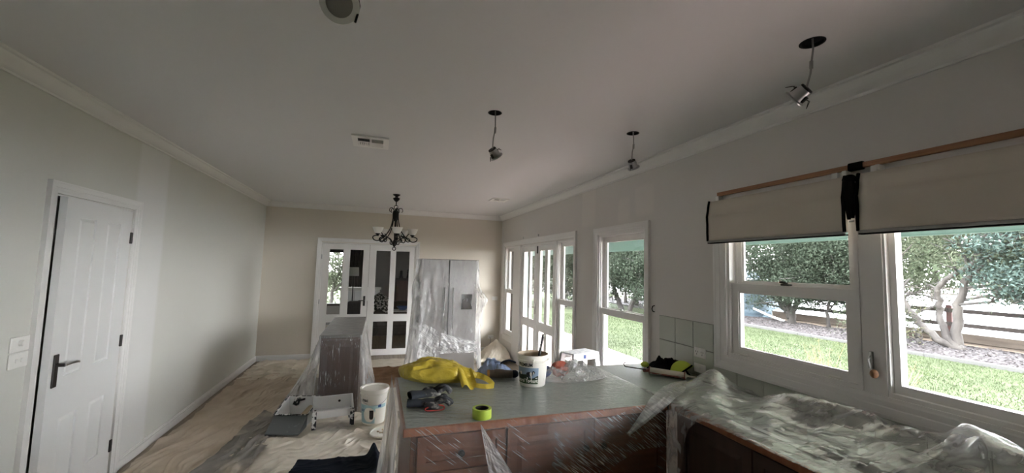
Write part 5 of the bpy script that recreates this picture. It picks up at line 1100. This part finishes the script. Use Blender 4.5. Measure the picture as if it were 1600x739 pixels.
# gloves
def glove(label, x, y, z, deg, flip):
    t = thing('work_glove', label, 'glove', (x, y, z), 'work gloves on the island'); M = Matrix.Translation((x, y, z)) @ Matrix.Rotation(math.radians(deg), 4, 'Z') @ Matrix.Scale(flip, 4, (0, 1, 0))
    ell = [(-.12, .026, .040), (-.10, .029, .043), (-.07, .026, .040), (-.04, .024, .043), (-.01, .026, .048), (.02, .025, .049), (.045, .019, .045), (.058, .010, .038)]
    P = [[(a, w_*math.cos(q)*(1+.07*float(pn(a*40, q*2))), h+h*math.sin(q)*(1+.35*float(pn(a*40, q*1.5, 4)))) for q in np.linspace(0, 2*PI, 20, endpoint=False)] for a, h, w_ in [(a, h*.72, w_*1.08) for a, h, w_ in ell]]
    cuff = MB().grid(P[:4], True, 0, M); cuff.build('cuff', 'glove_blue', t, 'all', weld=False)
    pm = MB().grid(P[3:], True, 0, M)
    for k, (oy, L, b) in enumerate(((-.034, .058, .2), (-.011, .072, .35), (.012, .068, .15), (.034, .05, .4))):
        q = [(.035, oy*.9, .022), (.06, oy, .026+.02*b), (.06+L*.45, oy*1.12, .03+.03*b), (.06+L*.8, oy*1.2, .022+.012*b), (.06+L, oy*1.22, .012)]
        pm.tube([tuple(M @ Vector(p)) for p in spline(q, 3)], [.0125]*4+[.0128]*4+[.0122]*4+[.007], 10)
    q = [(-.02, -.04, .02), (.005, -.062, .022), (.035, -.072, .018), (.055, -.070, .014)]; pm.tube([tuple(M @ Vector(p)) for p in spline(q, 3)], [.014]*3+[.0135]*6+[.007], 10)
    pm.build('hand', 'glove_grey', t, 'all', weld=False)
    return t, M
g1, M1 = glove('dark work glove lying flat on the island film, grey fingers to the right', .305, 2.335, ZI, -8, 1)
glove('second dark work glove lying on top of the flat one', .315, 2.39, ZI+.036, 14, -1)
tag(MB().tube(spline([(.275, 2.262, ZI+.008), (.31, 2.268, ZI+.022), (.345, 2.258, ZI+.026), (.375, 2.25, ZI+.02), (.37, 2.24, ZI+.006), (.32, 2.238, ZI+.005), (.28, 2.245, ZI+.005), (.275, 2.262, ZI+.008)]), .0035, 6).build('red_cord_loop', 'red_cord', None, True), 'loop of red cord lying beside the work gloves', 'cord')
# tape
c = (.552, 2.095, ZI)
t = thing('masking_tape', 'roll of lime green masking tape on the island edge', 'tape', c)
MB().lathe([(.036, 0), (.050, 0), (.0505, .002), (.0505, .046), (.050, .048), (.036, .048), (.036, 0)], c, 44).build('tape_roll', 'lime_tape', t, True)
MB().lathe([(.0325, .0005), (.0362, .0005), (.0362, .0475), (.0325, .0475), (.0325, .0005)], c, 40).build('core', 'card', t, True)
# yoghurt pail
c = (1.035, 2.60, ZI); rof = lambda z: .088+.016*z/.2
t = thing('yoghurt_pail', 'white yoghurt pail with a dairy label used for paint on the island', 'pail', c)
MB().lathe([(0, 0), (.085, 0), (.088, .004), (.1015, .165), (.106, .168), (.106, .174), (.1025, .176), (.104, .198), (.108, .200), (.108, .206), (.102, .206), (.100, .19), (.098, .16), (.094, .09), (0, .09)], c, 48).build('body', 'pail_white', t, True)
lab(MB().lathe([(.1008, .2055), (.0988, .19), (.0968, .16), (.0935, .095), (0, .095)], c, 48).build('inner_wall', 'pail_inner', t, True), 'dried beige paint inside')
azc = math.atan2(-c[1], -c[0]); a0, a1 = azc-1.35, azc+.42
def cowpic(u, v):
    if v < .27: return 2
    hill = .50+.10*math.sin(u*6)+.05*math.sin(u*15)
    e = lambda x, y, rx, ry: ((u-x)/rx)**2+((v-y)/ry)**2 < 1
    cow = e(.64, .60, .13, .15) or e(.80, .72, .055, .10) or (abs(u-.55) < .018 and .30 < v < .6) or (abs(u-.72) < .018 and .30 < v < .6)
    if cow:
        wh = e(.70, .62, .04, .16) or e(.80, .68, .02, .08) or (abs(u-.72) < .018 and v < .5) or (abs(u-.55) < .018 and v < .42); return 4 if wh else 5
    if e(.24, .62, .05, .10): return 4
    return 1 if v < hill else 0
lb = MB(); wrap_label(lb, c, rof, a0, a1, .022, .128, 84, 44, cowpic)
wrap_text(lb, 'PREMIUM', .030, c, rof, azc-.55, .136, 5, sx_=.9); wrap_text(lb, 'Natural Yoghurt', .032, c, rof, azc-.52, .032, 4, sx_=.78); wrap_text(lb, 'ml', .012, c, rof, azc+.28, .058, 4)
for zz in (.05, .058): wrap_text(lb, '- -', .009, c, rof, azc+.95, zz-.01, 5)
lb.build('label', ['label_sky', 'label_dark', 'label_green', 'pail_white', 'pail_white', 'ink'], t, weld=False)
lab(MB().tube([(c[0]+(.110-.0)*math.cos(a), c[1]+.110*math.sin(a), c[2]+.176-.012*math.sin((a-azc+.1)*2.2)) for a in np.linspace(azc-.1, azc+1.4, 24)], .0035, 6).box(c[0]+.106*math.cos(azc+.05)-.006, c[0]+.106*math.cos(azc+.05)+.006, c[1]+.108*math.sin(azc+.05)-.006, c[1]+.108*math.sin(azc+.05)+.004, c[2]+.158, c[2]+.186, .003).build('handle', 'pail_white', t, True), 'white plastic bail handle')
t = thing('paint_brush', 'paint brush with a dark speckled handle standing in the yoghurt pail', 'paint brush', (1.06, 2.62, ZI+.1))
MB().tube(spline([(1.072, 2.585, ZI+.13), (1.085, 2.600, ZI+.20), (1.105, 2.615, ZI+.27), (1.118, 2.622, ZI+.315), (1.122, 2.625, ZI+.325)]), [.010]*8+[.0085]*8+[.010]*8+[.009]*8+[.004], 10).build('handle', 'brush_black', t, True)
MB().box(1.045, 1.09, 2.575, 2.592, ZI+.098, ZI+.14, .003).build('ferrule', 'steel', t); 
# clothes pile
def mound(name, label, cat, cx_, cy_, rx, ry, h, m, seed, fr=5, part=None, z0=ZI, group=None, wr=.6):
    n = 64; u = np.linspace(-1, 1, n); U, Vv = np.meshgrid(u, u, indexing='ij')
    a = U*np.sqrt(1-Vv**2/2); b = Vv*np.sqrt(1-U**2/2); r = np.sqrt(a*a+b*b)
    X = cx_+rx*a*(1+.14*fbm(a*2, b*2, seed, 3)); Y = cy_+ry*b*(1+.14*fbm(a*2+9, b*2, seed, 3)); Z = h*(1-r**2.0)*np.clip(.45+.9*fbm(a*1.6+seed, b*1.6, seed, 2)+wr*(ridge(a*fr*.5+seed, b*fr*.5, seed, 4)-.2), .12, 1.5); Z = z0+np.maximum(Z, 0)+.004
    mb = MB().grid(np.stack([X, Y, Z], -1)); mb.grid(np.stack([X, Y, Z*0+z0], -1)); return mb
t = thing('blue_shirt', 'crumpled pale blue shirt at the back of the island beside the pail', 'shirt', (.86, 2.88, ZI))
mound('', '', '', .85, 2.885, .155, .078, .135, '', 3.3, 6).build('fabric', 'blue_cloth', t, 'all')
lab(MB().tube(spline([(.88, 2.86, ZI+.05), (.90, 2.875, ZI+.085), (.955, 2.87, ZI+.10), (1.0, 2.85, ZI+.085)]), [.007]*19, 6).build('collar_trim', 'navy_cloth', t, True), 'dark collar trim')
t = thing('rolled_cloth', 'grey rolled cloth item with a tan cuff in front of the blue shirt', 'cloth', (.86, 2.78, ZI))
MB().tube(spline([(.785, 2.815, ZI+.026), (.84, 2.795, ZI+.030), (.90, 2.775, ZI+.028), (.955, 2.765, ZI+.026)]), [.026]*5+[.031]*6+[.028]*6+[.022, .012], 16).build('roll', 'grey_cloth', t, True)
lab(MB().tube([(.775, 2.818, ZI+.026), (.792, 2.812, ZI+.027)], .0285, 16).build('cuff', 'tan_leather', t, True), 'tan cuff'); lab(MB().sphere((.96, 2.768, ZI+.027), (.035, .028, .027), 14).build('toe', 'navy_cloth', t, True), 'dark toe')
# clear bag with red things
t = thing('clear_bag', 'clear plastic bag of red and blue scraps beside the yoghurt pail', 'bag', (1.33, 2.68, ZI))
mound('', '', '', 1.36, 2.68, .29, .12, .115, '', 6.1, 9, wr=.8).build('film', 'film_bag', t, 'all')
def lump(c, r, seed, am=.25):
    P = [[(c[0]+r[0]*math.sin(a)*math.cos(b)*(1+am*float(ridge(math.cos(b)*1.5+seed, math.sin(b)*1.5, a*1.2, 2))), c[1]+r[1]*math.sin(a)*math.sin(b)*(1+am*float(pn(b, a*2, seed))), c[2]+r[2]*math.cos(a)) for b in np.linspace(0, 2*PI, 24, endpoint=False)] for a in np.linspace(0, PI, 14)]; return MB().grid(P, True)
t = thing('red_packet', 'red plastic packet crumpled inside the clear bag', 'packet', (1.30, 2.69, ZI)); lump((1.29, 2.70, ZI+.062), (.05, .04, .058), 2, .75).build('wrapper', 'red_plastic', t, 'all')
tag(lump((1.185, 2.72, ZI+.045), (.038, .035, .042), 5).build('blue_packet', 'label_blue', None, 'all'), 'dark blue packet in the clear bag against the pail', 'packet')
# jacket, cap, caulking gun
t = thing('black_jacket', 'black crumpled jacket heaped against the splashback tiles', 'jacket', (2.22, 2.68, ZI))
mound('', '', '', 2.215, 2.66, .14, .20, .115, '', 9.6, 6, wr=.5).build('fabric', 'black_cloth', t, 'all')
lab(lump((2.10, 2.80, ZI+.03), (.03, .03, .022), 1).build('collar_patch', 'lime_cloth', t, 'all'), 'lime high-visibility patch')
t = thing('cap', 'lime high-visibility cap resting on the black jacket', 'cap', (2.24, 2.50, ZI+.04))
Mc = Matrix.Translation((2.225, 2.515, ZI+.03)) @ Matrix.Rotation(math.radians(35), 4, 'Z') @ Matrix.Rotation(math.radians(-40), 4, 'X')
MB().lathe([(.086*math.cos(a), .086*math.sin(a)) for a in np.linspace(0, PI/2, 9)], (0, 0, 0), 24, 0, Mc).build('crown', 'lime_cloth', t, True)
lab(MB().tube([tuple(Mc @ Vector((.0875*math.cos(a), .0875*math.sin(a), .004))) for a in np.linspace(0, 2*PI, 30)], .006, 6).build('band', 'black_cloth', t, True), 'black band')
MB().grid([[tuple(Mc @ Vector(((.084+.05*f*math.cos(b))*math.cos(b), (.084+.05*f*math.cos(b))*math.sin(b), .002-.012*f))) for b in np.linspace(-1.1, 1.1, 14)] for f in np.linspace(0, 1, 5)]).build('peak', 'lime_cloth', t, 'all')
t = thing('caulking_gun', 'red-brown caulking gun with a cream cartridge lying on the worktop corner', 'caulking gun', (2.12, 2.5, ZI))
pa, pb_ = Vector((2.01, 2.62, ZI+.032)), Vector((2.225, 2.375, ZI+.030)); dv = (pb_-pa).normalized()
MB().tube([pa+dv*.0, pa+dv*.255], .0235, 16).build('cartridge', 'cartridge', t, True)
MB().tube([pa+dv*.255, pa+dv*.262, pa+dv*.268, pa+dv*.345], [.0235, .012, .009, .0025], 12).build('nozzle', 'cartridge', t, True)
sdv = dv.cross(Vector((0, 0, 1)))
m = MB()
for s_ in (-1, 1): m.tube([pa+sdv*.026*s_+Vector((0, 0, -.012)), pa+dv*.25+sdv*.026*s_+Vector((0, 0, -.012))], .005, 6)
m.tube([pa-dv*.004, pa+dv*.004], .030, 16).tube([pa+dv*.246, pa+dv*.254], .030, 16); m.build('cradle', 'gun_red', t, True)
lab(MB().tube([pa-dv*.19, pa+dv*.0], .0042, 6).tube([pa-dv*.19, pa-dv*.2+Vector((0, 0, .02)), pa-dv*.185+Vector((0, 0, .035))], .0042, 6).build('plunger_rod', 'dark_metal', t, True), 'dark bent plunger rod')
MB().tube([pa-dv*.01+Vector((0, 0, 0)), pa-dv*.045-sdv*.02-Vector((0, 0, .012)), pa-dv*.06-sdv*.10-Vector((0, 0, .018))], [.013, .013, .010], 10).build('grip', 'gun_red', t, True)
MB().tube([pa-dv*.0-sdv*.02-Vector((0, 0, .01)), pa-dv*.005-sdv*.055-Vector((0, 0, .018)), pa-dv*.03-sdv*.10-Vector((0, 0, .02))], [.008, .008, .006], 8).build('trigger', 'gun_red', t, True)

# ------------------------------------------------------------------ step stool behind the island
c4 = [(1.787, 3.743), (2.119, 3.835), (2.180, 3.66), (1.858, 3.575)]
t = thing('step_stool', 'paint-spotted aluminium step stool behind the island by the tall window', 'step stool', (1.98, 3.7, 0))
zt = .86
MB().prism([(x, y, zt-.012) for x, y in c4], (0, 0, .012)).build('platform', 'alu_splat', t)
def skirtp(a, b, h, th=.012):
    a, b = np.array(a), np.array(b); d = b-a; n = np.array([d[1], -d[0]])/np.linalg.norm(d)*th; return MB().prism([(a[0], a[1], zt-.012), (b[0], b[1], zt-.012), (b[0]-n[0]*0, b[1], zt-h), (a[0], a[1], zt-h)], (-n[0], -n[1], 0))
skirtp(c4[3], c4[2], .07).build('front_apron', 'alu_splat', t); skirtp(c4[1], c4[0], .07).build('back_apron', 'alu_splat', t)
a, b = np.array(c4[3]), np.array(c4[2]); d = (b-a); nn = np.array([d[1], -d[0]])/np.linalg.norm(d)*.0006
for f0, f1, mm in ((.38, .48, 'label_blue'), (.48, .62, 'label_pink')):
    p, q = a+d*f0+nn, a+d*f1+nn; lab(MB().prism([(p[0], p[1], zt-.018), (q[0], q[1], zt-.018), (q[0], q[1], zt-.055), (p[0], p[1], zt-.055)], (nn[0], nn[1], 0)).build('sticker', mm, t), 'small coloured sticker')
ctr = np.mean(c4, axis=0)
for k, cc in enumerate(c4):
    cc = np.array(cc); out = (cc-ctr)/np.linalg.norm(cc-ctr); ft = cc+out*.13; iw = (c4[[1, 0, 3, 2][k]]-cc); iw = iw/np.linalg.norm(iw)*.055
    tp_ = [cc, cc+iw]; fb = [ft, ft+iw]; n2 = np.array([-iw[1], iw[0]])/.055*.028*(1 if k in (1, 3) else -1)
    vs = [(tp_[0][0], tp_[0][1], zt-.012), (tp_[1][0], tp_[1][1], zt-.012), (fb[1][0], fb[1][1], .03), (fb[0][0], fb[0][1], .03)]
    lg = MB().prism(vs, (n2[0], n2[1], 0)).build('leg', 'alu_splat' if k >= 2 else 'alu', t)
    lab(MB().prism([(fb[0][0], fb[0][1], 0), (fb[1][0], fb[1][1], 0), (fb[1][0], fb[1][1], .035), (fb[0][0], fb[0][1], .035)], (n2[0]*1.3, n2[1]*1.3, 0)).build('rubber_foot', 'feet_grey', lg), 'grey rubber foot')
